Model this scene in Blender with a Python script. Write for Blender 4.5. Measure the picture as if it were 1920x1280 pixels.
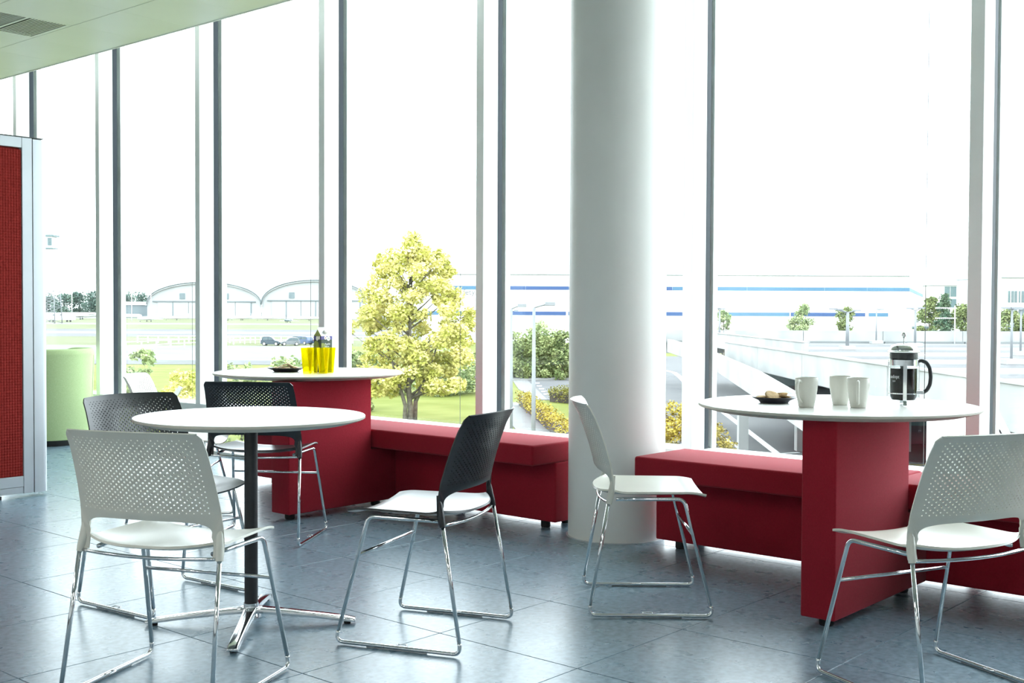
import bpy, bmesh, math, random
from mathutils import Vector, Matrix
random.seed(7)
S = bpy.context.scene
COL = S.collection
for o in list(bpy.data.objects): bpy.data.objects.remove(o)
R = math.radians

# ------------------------------------------------------------------ camera, sky, exposure
EYE = 1.122; YAW = 0.8563; FPX = 2181.0
cam = bpy.data.cameras.new('camera'); co = bpy.data.objects.new('camera', cam); COL.objects.link(co)
cam.sensor_width = 36; cam.lens = FPX*36/1920; cam.clip_end = 5000; cam.clip_start = .05
pit, rol = 0.0256, 0.0042
fx = Vector((math.sin(YAW), math.cos(YAW), 0)); rr = Vector((math.cos(YAW), -math.sin(YAW), 0)); uu = Vector((0, 0, 1))
F = fx*math.cos(pit)-uu*math.sin(pit); U = uu*math.cos(pit)+fx*math.sin(pit)
R2 = rr*math.cos(rol)+U*math.sin(rol); U2 = U*math.cos(rol)-rr*math.sin(rol)
m = Matrix((R2, U2, -F)).transposed().to_4x4(); m.translation = Vector((0, 0, EYE))
co.matrix_world = m
S.camera = co
W = bpy.data.worlds.new('sky'); S.world = W; W.use_nodes = True
bg = W.node_tree.nodes['Background']; bg.inputs[0].default_value = (0.86, 0.945, 1, 1); bg.inputs[1].default_value = 7.4
S.view_settings.view_transform = 'Standard'; S.view_settings.look = 'None'
S.view_settings.exposure = 0.0; S.view_settings.gamma = 1; S.view_settings.use_curve_mapping = False
FILL = 15.0          # strength of the unseen ceiling panels added to fill the room

# ------------------------------------------------------------------ helpers
class MB:
    def __init__(s): s.v = []; s.f = []; s.sm = []
    def add(s, vs, fs, smooth=False):
        n = len(s.v); s.v += [tuple(v) for v in vs]; s.f += [tuple(n+i for i in f) for f in fs]; s.sm += [smooth]*len(fs); return s
    def box(s, a, b):
        x0, y0, z0 = a; x1, y1, z1 = b
        return s.add([(x0,y0,z0),(x1,y0,z0),(x1,y1,z0),(x0,y1,z0),(x0,y0,z1),(x1,y0,z1),(x1,y1,z1),(x0,y1,z1)],
                     [(0,3,2,1),(4,5,6,7),(0,1,5,4),(1,2,6,5),(2,3,7,6),(3,0,4,7)])
    def prism(s, poly, z0, z1, axis='z'):
        n = len(poly)
        def P(p, z): return (p[0], p[1], z) if axis == 'z' else ((p[0], z, p[1]) if axis == 'y' else (z, p[0], p[1]))
        vs = [P(p, z0) for p in poly]+[P(p, z1) for p in poly]
        return s.add(vs, [tuple(range(n))[::-1], tuple(range(n, 2*n))]+[(i, (i+1) % n, n+(i+1) % n, n+i) for i in range(n)])
    def tube(s, pts, r, seg=10, cap=True):
        pts = [Vector(p) for p in pts]; n = len(pts); rs = r if isinstance(r, (list, tuple)) else [r]*n
        rings = []; up = None
        for i in range(n):
            t = (pts[min(i+1, n-1)]-pts[max(i-1, 0)]).normalized()
            if up is None:
                up = Vector((0, 0, 1)) if abs(t.z) < .9 else Vector((1, 0, 0))
            a = (up-t*up.dot(t)).normalized(); b = t.cross(a); up = a
            rings.append([pts[i]+(a*math.cos(2*math.pi*k/seg)+b*math.sin(2*math.pi*k/seg))*rs[i] for k in range(seg)])
        vs = [v for rg in rings for v in rg]
        fs = [(i*seg+k, i*seg+(k+1) % seg, (i+1)*seg+(k+1) % seg, (i+1)*seg+k) for i in range(n-1) for k in range(seg)]
        s.add(vs, fs, True)
        if cap: s.add(rings[0], [tuple(range(seg))[::-1]]); s.add(rings[-1], [tuple(range(seg))])
        return s
    def lathe(s, prof, seg=32, c=(0, 0, 0), axis='z'):
        vs = []; n = len(prof)
        for k in range(seg):
            a = 2*math.pi*k/seg
            for r, z in prof:
                if axis == 'z': vs.append((c[0]+r*math.cos(a), c[1]+r*math.sin(a), c[2]+z))
                elif axis == 'x': vs.append((c[0]+z, c[1]+r*math.cos(a), c[2]+r*math.sin(a)))
                else: vs.append((c[0]+r*math.cos(a), c[1]+z, c[2]+r*math.sin(a)))
        fs = [(k*n+i, ((k+1) % seg)*n+i, ((k+1) % seg)*n+i+1, k*n+i+1) for k in range(seg) for i in range(n-1)]
        return s.add(vs, fs, True)
    def mesh(s, name):
        me = bpy.data.meshes.new(name); me.from_pydata(s.v, [], s.f); me.update()
        me.polygons.foreach_set('use_smooth', s.sm)
        return me

def clean(me, bevel=0, bseg=2, weld=True, angle=35, smooth=None):
    bm = bmesh.new(); bm.from_mesh(me)
    if weld: bmesh.ops.remove_doubles(bm, verts=bm.verts, dist=1e-5)
    bmesh.ops.recalc_face_normals(bm, faces=bm.faces)
    if bevel:
        es = [e for e in bm.edges if len(e.link_faces) == 2 and e.calc_face_angle(0) > R(angle)]
        bmesh.ops.bevel(bm, geom=es, offset=bevel, segments=bseg, profile=.5, affect='EDGES', clamp_overlap=True)
    bm.to_mesh(me); bm.free()
    if smooth is not None: me.polygons.foreach_set('use_smooth', [smooth]*len(me.polygons))
    return me

def obj(name, mb, mat=None, parent=None, bevel=0, bseg=2, loc=None, rz=None, smooth=None, weld=True, autos=None):
    me = mb.mesh(name) if isinstance(mb, MB) else mb
    if isinstance(mb, MB): clean(me, bevel, bseg, weld, smooth=smooth)
    if mat and not me.materials: me.materials.append(mat)
    if autos and isinstance(mb, MB):
        me.polygons.foreach_set('use_smooth', [True]*len(me.polygons))
        me.set_sharp_from_angle(angle=R(autos))
    o = bpy.data.objects.new(name, me); COL.objects.link(o)
    if parent: o.parent = parent
    if loc: o.location = loc
    if rz is not None: o.rotation_euler = (0, 0, rz)
    return o
def tag(o, label=None, cat=None, group=None, kind=None):
    if label: o['label'] = label
    if cat: o['category'] = cat
    if group: o['group'] = group
    if kind: o['kind'] = kind
    return o
def thing(name, label, cat, loc=(0, 0, 0), rz=0, group=None):
    o = bpy.data.objects.new(name, None); COL.objects.link(o); o.empty_display_size = .1
    o.location = loc; o.rotation_euler = (0, 0, rz)
    return tag(o, label, cat, group)
KIDS = {}
def copy_tree(o, label=None, loc=None, rz=None):
    def rec(q, par):
        c = q.copy(); COL.objects.link(c)
        if par: c.parent = par
        for ch in [x for x in ALLO() if x.parent == q]: rec(ch, c)
        return c
    snapshot = list(COL.objects)
    def ALLO(): return snapshot
    c = rec(o, None)
    if label: c['label'] = label
    if loc is not None: c.location = loc
    if rz is not None: c.rotation_euler = (0, 0, rz)
    return c
def struct(name, mb, mat, parent=None, **k):
    o = obj(name, mb, mat, parent, **k)
    if not parent: o['kind'] = 'structure'
    return o

# ------------------------------------------------------------------ materials
def mat(name, col, rough=.5, metal=0, col2=None, scale=5, bump=0, bscale=40, spec=.5, detail=3, emit=None, rand=0, sheen=0, trans=0, lo=.35, hi=.65):
    m = bpy.data.materials.new(name); m.use_nodes = True
    nt = m.node_tree; p = nt.nodes['Principled BSDF']; L = nt.links
    p.inputs['Base Color'].default_value = (*col, 1); p.inputs['Roughness'].default_value = rough
    p.inputs['Metallic'].default_value = metal; p.inputs['Specular IOR Level'].default_value = spec
    if sheen: p.inputs['Sheen Weight'].default_value = sheen
    if trans: p.inputs['Transmission Weight'].default_value = trans
    tc = nt.nodes.new('ShaderNodeTexCoord'); last = None
    if col2:
        n = nt.nodes.new('ShaderNodeTexNoise'); n.inputs['Scale'].default_value = scale; n.inputs['Detail'].default_value = detail
        L.new(tc.outputs['Object'], n.inputs['Vector'])
        cr = nt.nodes.new('ShaderNodeValToRGB'); cr.color_ramp.elements[0].position = lo; cr.color_ramp.elements[1].position = hi
        cr.color_ramp.elements[0].color = (*col, 1); cr.color_ramp.elements[1].color = (*col2, 1)
        L.new(n.outputs['Fac'], cr.inputs['Fac']); last = cr.outputs['Color']
        if rand:
            oi = nt.nodes.new('ShaderNodeObjectInfo'); hs = nt.nodes.new('ShaderNodeHueSaturation')
            mr = nt.nodes.new('ShaderNodeMapRange'); mr.inputs['To Min'].default_value = 1-rand; mr.inputs['To Max'].default_value = 1+rand
            L.new(oi.outputs['Random'], mr.inputs['Value']); L.new(mr.outputs['Result'], hs.inputs['Value'])
            L.new(last, hs.inputs['Color']); last = hs.outputs['Color']
        L.new(last, p.inputs['Base Color'])
    if bump:
        n2 = nt.nodes.new('ShaderNodeTexNoise'); n2.inputs['Scale'].default_value = bscale; n2.inputs['Detail'].default_value = 4
        L.new(tc.outputs['Object'], n2.inputs['Vector'])
        b = nt.nodes.new('ShaderNodeBump'); b.inputs['Strength'].default_value = bump; b.inputs['Distance'].default_value = .01
        L.new(n2.outputs['Fac'], b.inputs['Height']); L.new(b.outputs['Normal'], p.inputs['Normal'])
    if emit:
        p.inputs['Emission Color'].default_value = (*emit[:3], 1); p.inputs['Emission Strength'].default_value = emit[3]
    return m
def glass_mat(name, tint, refl=.06, rough=.0):
    m = bpy.data.materials.new(name); m.use_nodes = True; nt = m.node_tree
    nt.nodes.remove(nt.nodes['Principled BSDF']); out = nt.nodes['Material Output']
    t = nt.nodes.new('ShaderNodeBsdfTransparent'); t.inputs[0].default_value = (*tint, 1)
    g = nt.nodes.new('ShaderNodeBsdfGlossy'); g.inputs['Roughness'].default_value = rough
    lw0 = nt.nodes.new('ShaderNodeLayerWeight'); lw0.inputs['Blend'].default_value = .5
    lw = nt.nodes.new('ShaderNodeMath'); lw.operation = 'POWER'; lw.inputs[1].default_value = 5
    nt.links.new(lw0.outputs['Facing'], lw.inputs[0])
    mu = nt.nodes.new('ShaderNodeMath'); mu.operation = 'MULTIPLY_ADD'; mu.inputs[1].default_value = .9*refl; mu.inputs[2].default_value = .035*refl
    mx = nt.nodes.new('ShaderNodeMixShader')
    nt.links.new(lw.outputs[0], mu.inputs[0]); nt.links.new(mu.outputs[0], mx.inputs[0])
    nt.links.new(t.outputs[0], mx.inputs[1]); nt.links.new(g.outputs[0], mx.inputs[2]); nt.links.new(mx.outputs[0], out.inputs[0])
    return m
M = {}
M['tile'] = mat('floor_tile', (.09,.155,.205), .29, col2=(.265,.37,.45), scale=42, detail=5, rand=.04, lo=.28, hi=.72, spec=.6)
def tweak_tile():
    nt = M['tile'].node_tree; p = nt.nodes['Principled BSDF']
    tc = [n for n in nt.nodes if n.type == 'TEX_COORD'][0]
    n = nt.nodes.new('ShaderNodeTexNoise'); n.inputs['Scale'].default_value = 7; n.inputs['Detail'].default_value = 10
    nt.links.new(tc.outputs['Object'], n.inputs['Vector'])
    mr = nt.nodes.new('ShaderNodeMapRange'); mr.inputs['From Min'].default_value = .35; mr.inputs['From Max'].default_value = .65
    mr.inputs['To Min'].default_value = .27; mr.inputs['To Max'].default_value = .29
    nt.links.new(n.outputs['Fac'], mr.inputs['Value']); nt.links.new(mr.outputs['Result'], p.inputs['Roughness'])
tweak_tile()
M['grout'] = mat('floor_joint', (.05,.055,.06), .8)
M['ceil'] = mat('ceiling_panel', (.78,.82,.75), .38, spec=.35, col2=(.81,.85,.78), scale=2)
M['ceilgap'] = mat('ceiling_grid', (.30,.31,.28), .8)
M['white'] = mat('white_paint', (.80,.81,.80), .5, col2=(.83,.84,.83), scale=2)
M['mull'] = mat('mullion_paint', (.86,.88,.87), .35, col2=(.88,.90,.89), scale=3)
M['gasket'] = mat('gasket_rubber', (.018,.026,.036), .5, col2=(.024,.034,.046), scale=3, spec=.25)
M['pillar'] = mat('pillar_paint', (.82,.83,.81), .42, col2=(.85,.86,.84), scale=3, bump=.03, bscale=60)
M['red'] = mat('red_wool_fabric', (.29,.011,.024), .92, col2=(.33,.014,.029), scale=160, bump=.12, bscale=500, spec=.15, sheen=.12)
M['redpanel'] = mat('red_waffle_fabric', (.27,.024,.02), .9, col2=(.32,.03,.025), scale=60, bump=.15, bscale=400, spec=.15)
M['green'] = mat('green_wool_fabric', (.38,.49,.25), .9, col2=(.42,.53,.28), scale=120, bump=.2, bscale=400, spec=.15)
M['plastic'] = mat('white_plastic', (.74,.735,.66), .25, col2=(.76,.755,.68), scale=4, spec=.7)
M['black'] = mat('black_plastic', (.012,.014,.018), .30, col2=(.016,.018,.022), scale=4, spec=.6)
M['blackm'] = mat('black_powder_coat', (.02,.021,.024), .42, col2=(.025,.026,.03), scale=30, bump=.04, bscale=300)
M['chrome'] = mat('chrome', (.78,.80,.82), .09, 1, col2=(.80,.82,.84), scale=10)
M['alu'] = mat('satin_aluminium', (.60,.64,.68), .42, .3, col2=(.63,.67,.71), scale=6)
M['dark'] = mat('black_foot', (.01,.01,.01), .6, col2=(.014,.014,.014), scale=20)
M['tabletop'] = mat('white_laminate', (.80,.80,.77), .28, col2=(.83,.83,.80), scale=6, bump=.02, bscale=90)
M['edge'] = mat('table_edge', (.52,.50,.44), .45, col2=(.56,.54,.47), scale=20)
M['ceramic'] = mat('mug_ceramic', (.70,.69,.63), .22, col2=(.72,.71,.65), scale=8)
M['plate'] = mat('dark_stoneware', (.018,.02,.03), .35, col2=(.03,.032,.045), scale=30)
M['biscuit'] = mat('biscuit', (.50,.33,.16), .85, col2=(.66,.48,.27), scale=70, bump=.5, bscale=160)
M['biscuit2'] = mat('filled_biscuit', (.72,.50,.28), .8, col2=(.85,.72,.52), scale=60, bump=.5, bscale=140)
M['coffee'] = mat('coffee', (.004,.003,.003), .25, col2=(.006,.004,.004), scale=10, spec=.2)
M['clear'] = glass_mat('clear_glass', (.95,.97,.97), .5)
M['pane'] = glass_mat('window_glass', (.955,.975,.97), .8)
M['yellow'] = mat('yellow_plastic_tint', (.95,.80,.0), .12, trans=.0)
def yellow_mat():
    m = M['yellow']; nt = m.node_tree; out = nt.nodes['Material Output']; p = nt.nodes['Principled BSDF']
    t = nt.nodes.new('ShaderNodeBsdfTransparent'); t.inputs[0].default_value = (.995, .955, .20, 1)
    tr = nt.nodes.new('ShaderNodeBsdfTranslucent'); tr.inputs[0].default_value = (.95, .86, .02, 1)
    m0 = nt.nodes.new('ShaderNodeMixShader'); m0.inputs[0].default_value = .65
    nt.links.new(p.outputs[0], m0.inputs[1]); nt.links.new(tr.outputs[0], m0.inputs[2])
    lw = nt.nodes.new('ShaderNodeLayerWeight'); lw.inputs['Blend'].default_value = .3
    mr = nt.nodes.new('ShaderNodeMapRange'); mr.inputs['To Min'].default_value = .07; mr.inputs['To Max'].default_value = .75
    mx = nt.nodes.new('ShaderNodeMixShader')
    nt.links.new(lw.outputs['Facing'], mr.inputs['Value']); nt.links.new(mr.outputs['Result'], mx.inputs[0])
    nt.links.new(t.outputs[0], mx.inputs[1]); nt.links.new(m0.outputs[0], mx.inputs[2]); nt.links.new(mx.outputs[0], out.inputs[0])
yellow_mat()
M['cart_green'] = mat('carton_dark_green', (.045,.07,.055), .4, col2=(.055,.085,.065), scale=20)
M['cart_apple'] = mat('carton_apple_print', (.20,.25,.05), .4, col2=(.32,.38,.10), scale=30)
M['cart_purple'] = mat('carton_purple_band', (.09,.08,.32), .4, col2=(.11,.10,.37), scale=20)
M['cart_white'] = mat('carton_white', (.85,.86,.86), .35, col2=(.88,.89,.89), scale=20)
M['redtext'] = mat('red_print', (.6,.03,.04), .5)
M['silver_text'] = mat('silver_print', (.6,.62,.65), .4)
M['lamp'] = mat('fill_panel_diffuser', (.9,.9,.9), .5, emit=(1, .98, .93, FILL))  # glow of the added fill panels, out of view
# outdoors
M['grass'] = mat('grass', (.105,.122,.024), .95, col2=(.145,.158,.042), scale=.35, detail=8, spec=.1)
M['grassp'] = mat('dry_grass', (.105,.115,.055), .95, col2=(.135,.14,.085), scale=.08, detail=8, spec=.1)
M['tarmac'] = mat('grey_tarmac', (.082,.083,.087), .9, col2=(.105,.105,.107), scale=.3, detail=8, spec=.2)
M['pale'] = mat('pale_concrete', (.12,.12,.12), .9, col2=(.155,.154,.152), scale=.1, detail=8, spec=.2)
M['paving'] = mat('white_paving', (.12,.12,.12), .9, col2=(.14,.14,.14), scale=1, detail=6)
M['kerb'] = mat('concrete_kerb', (.2,.2,.2), .8, col2=(.24,.24,.24), scale=2)
M['soil'] = mat('soil', (.04,.035,.03), 1, col2=(.065,.055,.05), scale=3)
M['line'] = mat('white_road_paint', (.75,.75,.75), .7, col2=(.8,.8,.8), scale=2)
M['yline'] = mat('yellow_road_paint', (.30,.22,.02), .7, col2=(.33,.25,.025), scale=2)
M['conc'] = mat('white_concrete', (.24,.245,.24), .85, col2=(.34,.34,.335), scale=.5, detail=7)
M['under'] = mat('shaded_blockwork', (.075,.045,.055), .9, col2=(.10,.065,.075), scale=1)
M['teal'] = mat('teal_glazing', (.06,.10,.11), .5, col2=(.08,.125,.13), scale=.5)
M['clad'] = mat('white_cladding', (.78,.79,.79), .6, col2=(.82,.83,.83), scale=.2)
M['blue'] = mat('blue_cladding_band', (.02,.055,.165), .6, col2=(.025,.065,.18), scale=.2)
M['bluel'] = mat('light_blue_band', (.045,.12,.21), .6, col2=(.055,.14,.23), scale=.2)
M['roofline'] = mat('grey_coping', (.13,.14,.14), .6, col2=(.15,.16,.16), scale=.3)
M['hwall'] = mat('hangar_wall', (.31,.32,.32), .7, col2=(.34,.345,.345), scale=.05)
M['hdoor'] = mat('hangar_door', (.30,.305,.305), .7, col2=(.325,.33,.33), scale=.08)
M['hwin'] = mat('hangar_window', (.11,.14,.15), .5, col2=(.13,.16,.17), scale=.5)
M['hroof'] = mat('hangar_roof_edge', (.11,.13,.135), .7, col2=(.13,.15,.155), scale=.2)
M['plane'] = mat('aircraft_white', (.62,.64,.66), .4, col2=(.66,.68,.70), scale=.3)
M['planed'] = mat('aircraft_trim', (.05,.08,.09), .4, col2=(.06,.09,.10), scale=.5)
M['planer'] = mat('aircraft_red_mark', (.22,.05,.06), .5, col2=(.25,.06,.07), scale=.5)
M['bark'] = mat('bark', (.10,.085,.065), .95, col2=(.17,.15,.12), scale=6, bump=.4, bscale=15)
M['leaf_y'] = mat('golden_leaves', (.42,.42,.09), .7, col2=(.74,.66,.27), scale=1.4, detail=6, lo=.4, hi=.62, spec=.2)
M['leaf_g'] = mat('mid_green_leaves', (.11,.15,.05), .7, col2=(.22,.25,.10), scale=.9, detail=6, lo=.4, hi=.62, spec=.2)
M['leaf_p'] = mat('pale_green_leaves', (.22,.29,.13), .7, col2=(.36,.40,.20), scale=1.2, detail=6, lo=.4, hi=.62, spec=.2)
M['leaf_f'] = mat('distant_leaves', (.09,.14,.115), .8, col2=(.13,.185,.14), scale=.06, detail=6, lo=.4, hi=.62, spec=.1)
M['leaf_d'] = mat('dark_conifer_needles', (.055,.10,.065), .8, col2=(.11,.16,.09), scale=.5, detail=6, lo=.4, hi=.62, spec=.1)
M['leaf_h'] = mat('yellow_hedge_leaves', (.19,.145,.015), .7, col2=(.42,.33,.06), scale=2.5, detail=6, lo=.38, hi=.6, spec=.2)
M['leaf_h2'] = mat('olive_hedge_leaves', (.13,.125,.02), .7, col2=(.20,.185,.04), scale=1.5, detail=6, lo=.4, hi=.62, spec=.2)
M['steel'] = mat('white_steel', (.16,.17,.18), .5, .1, col2=(.19,.20,.21), scale=1)
M['cardark'] = mat('dark_car_paint', (.035,.055,.07), .25, col2=(.045,.065,.08), scale=2)
M['carsilver'] = mat('silver_car_paint', (.14,.15,.16), .3, .3, col2=(.16,.17,.18), scale=2)
M['carblue'] = mat('blue_car_paint', (.06,.09,.16), .3, col2=(.07,.10,.18), scale=2)
M['carglass'] = mat('car_window', (.07,.10,.11), .3, col2=(.09,.12,.13), scale=2)
M['tyre'] = mat('tyre', (.03,.03,.03), .8, col2=(.04,.04,.04), scale=5)
M['hub'] = mat('wheel_trim', (.5,.5,.5), .4, .4, col2=(.55,.55,.55), scale=5)
M['signtext'] = mat('faint_grey_lettering', (.125,.13,.14), .6)

# ------------------------------------------------------------------ room shell
XG = 5.47; ZC = 3.13; ZR = 3.75; X0, Y0, Y1 = -6.0, -5.7, 17.2
fl = struct('floor', MB().box((X0, Y0, -.25), (5.55, Y1, -.0045)), M['grout'])
# floor tiles the camera can see: one object each, recessed joints between
TS = .6055; tx0 = 2.2795; ty0 = 1.62
tb = MB().box((0, 0, -.02), (TS-.0028, TS-.0028, 0)); tme = clean(tb.mesh('tile'), .0012, 1); tme.materials.append(M['tile'])
cnt = 0
for i in range(-8, 6):
    for j in range(-7, 16):
        x = tx0+i*TS; y = ty0+j*TS
        if x+TS > 5.42+.3: continue
        cx, cy = x+TS/2, y+TS/2
        d = cx*math.sin(YAW)+cy*math.cos(YAW); l = cx*math.cos(YAW)-cy*math.sin(YAW)
        if d < .9 or abs(l) > d*.46+.75 or d*1.122 < 1.2: continue
        t = bpy.data.objects.new('tile', tme); COL.objects.link(t); t.location = (x, y, 0); t.parent = fl; cnt += 1
# plain floor beyond the view, same level
ob = MB().box((X0, Y0, -.02), (tx0-8*TS, Y1, -.0005)).box((tx0-8*TS, Y0, -.02), (5.27, ty0-7*TS, -.0005))
obj('tile_field', ob, M['tile'], fl)['kind'] = 'stuff'

ce = struct('ceiling', MB().box((X0, Y0, ZC+.02), (4.77, Y1, ZC+.06)), M['ceilgap'])
cyl = [6.555+.6085*k for k in range(-12, 12)]
cxl = [4.778, 4.213, 3.605, 2.997, 2.389, 1.781]
cme = {}
for a in range(5):
    for b in range(len(cyl)-1):
        x1, x0 = cxl[a], cxl[a+1]; y0, y1 = cyl[b], cyl[b+1]
        if y1 < 3.6 or y0 > 12.6: continue
        if a == 1 and abs(y0-(6.555+.6085*2)) < .01: continue
        key = a
        if key not in cme:
            me = MB().box((.002, .0008, 0), (x1-x0-.002, y1-y0-.0008, .02)).mesh('ceiling_tile'); clean(me, .0015, 1); me.materials.append(M['ceil']); cme[key] = me
        t = bpy.data.objects.new('ceiling_tile', cme[key]); COL.objects.link(t); t.location = (x0, y0, ZC); t.parent = ce
pl = MB().box((X0, Y0, ZC), (1.781, Y1, ZC+.02)).box((1.781, Y0, ZC), (4.77, cyl[6], ZC+.02)).box((1.781, cyl[18]+.61, ZC), (4.77, Y1, ZC+.02))
obj('ceiling_field', pl, M['ceil'], ce)['kind'] = 'stuff'
struct('trim_1', MB().box((4.771, Y0, ZC-.004), (4.786, Y1, ZR)), M['white'])
struct('roof_slab', MB().box((X0-.3, Y0-.3, ZR), (5.6, Y1+.3, ZR+.3)), M['white'])
# ceiling grille in its own tile
vx0, vx1, vy0 = 3.605, 4.213, 6.555+.6085*2; vy1 = vy0+.6085
vt = thing('ceiling_vent', 'square louvred air grille in the ceiling at the top left corner', 'vent', (vx0, vy0, ZC))
w = vx1-vx0; h = vy1-vy0
fr = MB().box((.003,.002,0),(w-.003,.035,.018)).box((.003,h-.05,0),(w-.003,h-.002,.018)).box((.003,.035,0),(.03,h-.05,.018)).box((w-.03,.035,0),(w-.003,h-.05,.018)).box((w*.47,.035,0),(w*.47+.02,h-.05,.018))
obj('frame', fr, M['ceil'], vt, bevel=.001, bseg=1)
obj('backing', MB().box((.02,.03,.03),(w-.02,h-.03,.034)), M['dark'], vt)
for k in range(25):
    x = .036+k*.0225
    if abs(x-(w*.47+.01)) < .018: continue
    left = x < w*.47
    a = .004 if left else .017
    sl = MB().prism([(x, .001), (x+.003, .001), (x-.003, .022), (x-.006, .022)] if left else [(x, .001), (x+.015, .004), (x+.015, .006), (x, .003)], .036, h-.051, 'y')
    obj('louvre', sl, M['ceil'], vt)

# curtain wall
mulY = [10.817-1.5*k for k in range(-4, 12)]
struct('trim_2', MB().box((5.30, Y0, .325), (5.52, Y1, .385)), M['white'], bevel=.004)
struct('trim_3', MB().box((5.30, Y0, -.2), (5.55, Y1, .03)), M['white'], bevel=.004)
for n, y in enumerate(mulY):
    yn = y+1.5
    if yn < -2.1: continue
    # pane from this mullion to the next one further along
    p = struct('window_%d' % (n+1), MB().box((XG, y+.03, .385), (XG+.012, yn+.03-.002, ZR-.02)), M['pane'])
    obj('mullion', MB().box((5.28, y, .386), (5.412, y+.062, ZR)), M['mull'], p, bevel=.002, bseg=1)
    obj('gasket', MB().box((5.413, y+.001, .386), (5.457, y+.058, ZR)).box((5.41, y+.012, .386), (5.43, y+.05, ZR)), M['gasket'], p, bevel=.003, bseg=1)
    obj('low_pane', MB().box((XG, y+.03, .03), (XG+.012, yn+.028, .325)), M['pane'], p)
    obj('low_mullion', MB().box((5.33, y, .03), (5.46, y+.062, .325)), M['mull'], p)
    obj('outer_cap', MB().box((5.484, y-.004, .386), (5.53, y+.06, ZR)), M['mull'], p, bevel=.002, bseg=1)
struct('light_stop_wall', MB().box((5.30, Y0, 0), (5.53, 10.817-1.5*8-.7, ZR)), M['white'])  # unseen wall, added to hold back window light from the right
# solid end walls
struct('wall_right', MB().box((X0, Y0-.2, 0), (5.5, Y0, ZR)), M['white'])
struct('wall_left', MB().box((X0, Y1, 0), (5.5, Y1+.2, ZR)), M['white'])
wb = MB().box((X0-.2, Y0, 0), (X0, Y1, ZR))
struct('wall_back', wb, M['white'])
for k in range(6):  # glowing panels added out of view to brighten room-facing sides
    for q in range(2):
        lt = thing('fill_panel', 'unseen fill panel added at the ceiling behind the viewer', 'light', (-4.2+q*3.2, -4+k*3.4, ZC-.012), 0, 'added fill panels over the inner half of the room')
        obj('diffuser', MB().box((-.55,-.25,0),(.55,.25,.01)), M['lamp'], lt)
        obj('frame', MB().box((-.6,-.3,-.004),(-.55,.3,.011)).box((.55,-.3,-.004),(.6,.3,.011)).box((-.55,-.3,-.004),(.55,-.25,.011)).box((-.55,.25,-.004),(.55,.3,.011)), M['white'], lt)

# round pillar with its floor ring
pil = thing('round_pillar', 'thick round white pillar between the two red benches', 'pillar', (4.761, 3.429, 0))
obj('shaft', MB().lathe([(0,.0),(.2426,.0),(.2426,ZR),(0,ZR)], 96), M['pillar'], pil, autos=40)
obj('floor_ring', MB().lathe([(.2435,.0),(.252,.0),(.252,.004),(.2435,.004),(.2435,.0)], 96), M['alu'], pil, autos=40)

# ------------------------------------------------------------------ red bench seats with their table panels
def soft(mb, name, parent, bv=.012, m='red'): return obj(name, mb, M[m], parent, bevel=bv, bseg=3, autos=50)
def bench(label, y0, y1, end_at, feet, seams=()):
    t = thing('bench_seat', label, 'bench', (4.47, y0, 0))
    L = y1-y0
    ys = [0]+[s-y0 for s in seams]+[L]
    for a, b in zip(ys[:-1], ys[1:]):
        soft(MB().box((0, a+(.001 if a else 0), .345), (.43, b-(.001 if b < L else 0), .45)), 'seat_slab', t)
    soft(MB().box((.185, .0 if end_at == 0 else .0, .035), (.425, L, .3455)), 'base_panel', t, .008)
    for fy in feet:
        for fx_ in (.22, .39):
            obj('foot', MB().lathe([(0,0),(.022,0),(.025,.006),(.025,.036),(0,.036)], 20, (fx_, fy-y0, 0)), M['dark'], t, autos=40)
    return t
bench('low red fabric bench seat on the left side of the white pillar', 3.737, 6.25, 0, (3.83, 4.6, 6.1))
bench('low red fabric bench seat right of the white pillar, beside the coffee table', -.6, 3.12, 1, (-.4, .9, 3.0), (1.92,))

def lathe_top(r, h, seg=128, under=.55):
    # flat top, thin rim, bevelled underside
    return MB().lathe([(0,h),(r-.002,h),(r,h-.002)], seg), MB().lathe([(r,h-.002),(r,h-.009),(r-.006,h-.013),(r-.05,h-.025),(r-.06,h-.026),(0,h-.026)], seg)
def bench_table(label, cx, cy, r, px0, py0, pth, endx, feet):
    t = thing('round_table', label, 'table', (cx, cy, 0))
    h = .77; a, b = lathe_top(r, h)
    obj('tabletop', a, M['tabletop'], t, autos=30); obj('table_edge', b, M['edge'], t, autos=30)
    # upholstered upright panel carrying the top, narrower above the bench seat
    pnl = MB().prism([(px0-cx,.035),(endx-cx,.035),(endx-cx,.338),(4.462-cx,.338),(4.462-cx,h-.027),(px0-cx,h-.027)], py0-cy, py0+pth-cy, 'y')
    soft(pnl, 'support_panel', t, .007)
    for fx_ in feet:
        obj('foot', MB().lathe([(0,0),(.024,0),(.027,.006),(.027,.037),(0,.037)], 20, (fx_-cx, py0+pth/2-cy, 0)), M['dark'], t, autos=40)
    return t
T3 = bench_table('round white table with French press and mugs on a red upright panel', 4.22, 1.995, .529, 3.815, 1.803, .132, 4.652, (3.89, 4.56))
T2 = bench_table('round white table with yellow tumblers on a red upright panel', 4.307, 5.29, .541, 3.875, 4.925, .15, 4.652, (3.94, 4.56))

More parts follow.
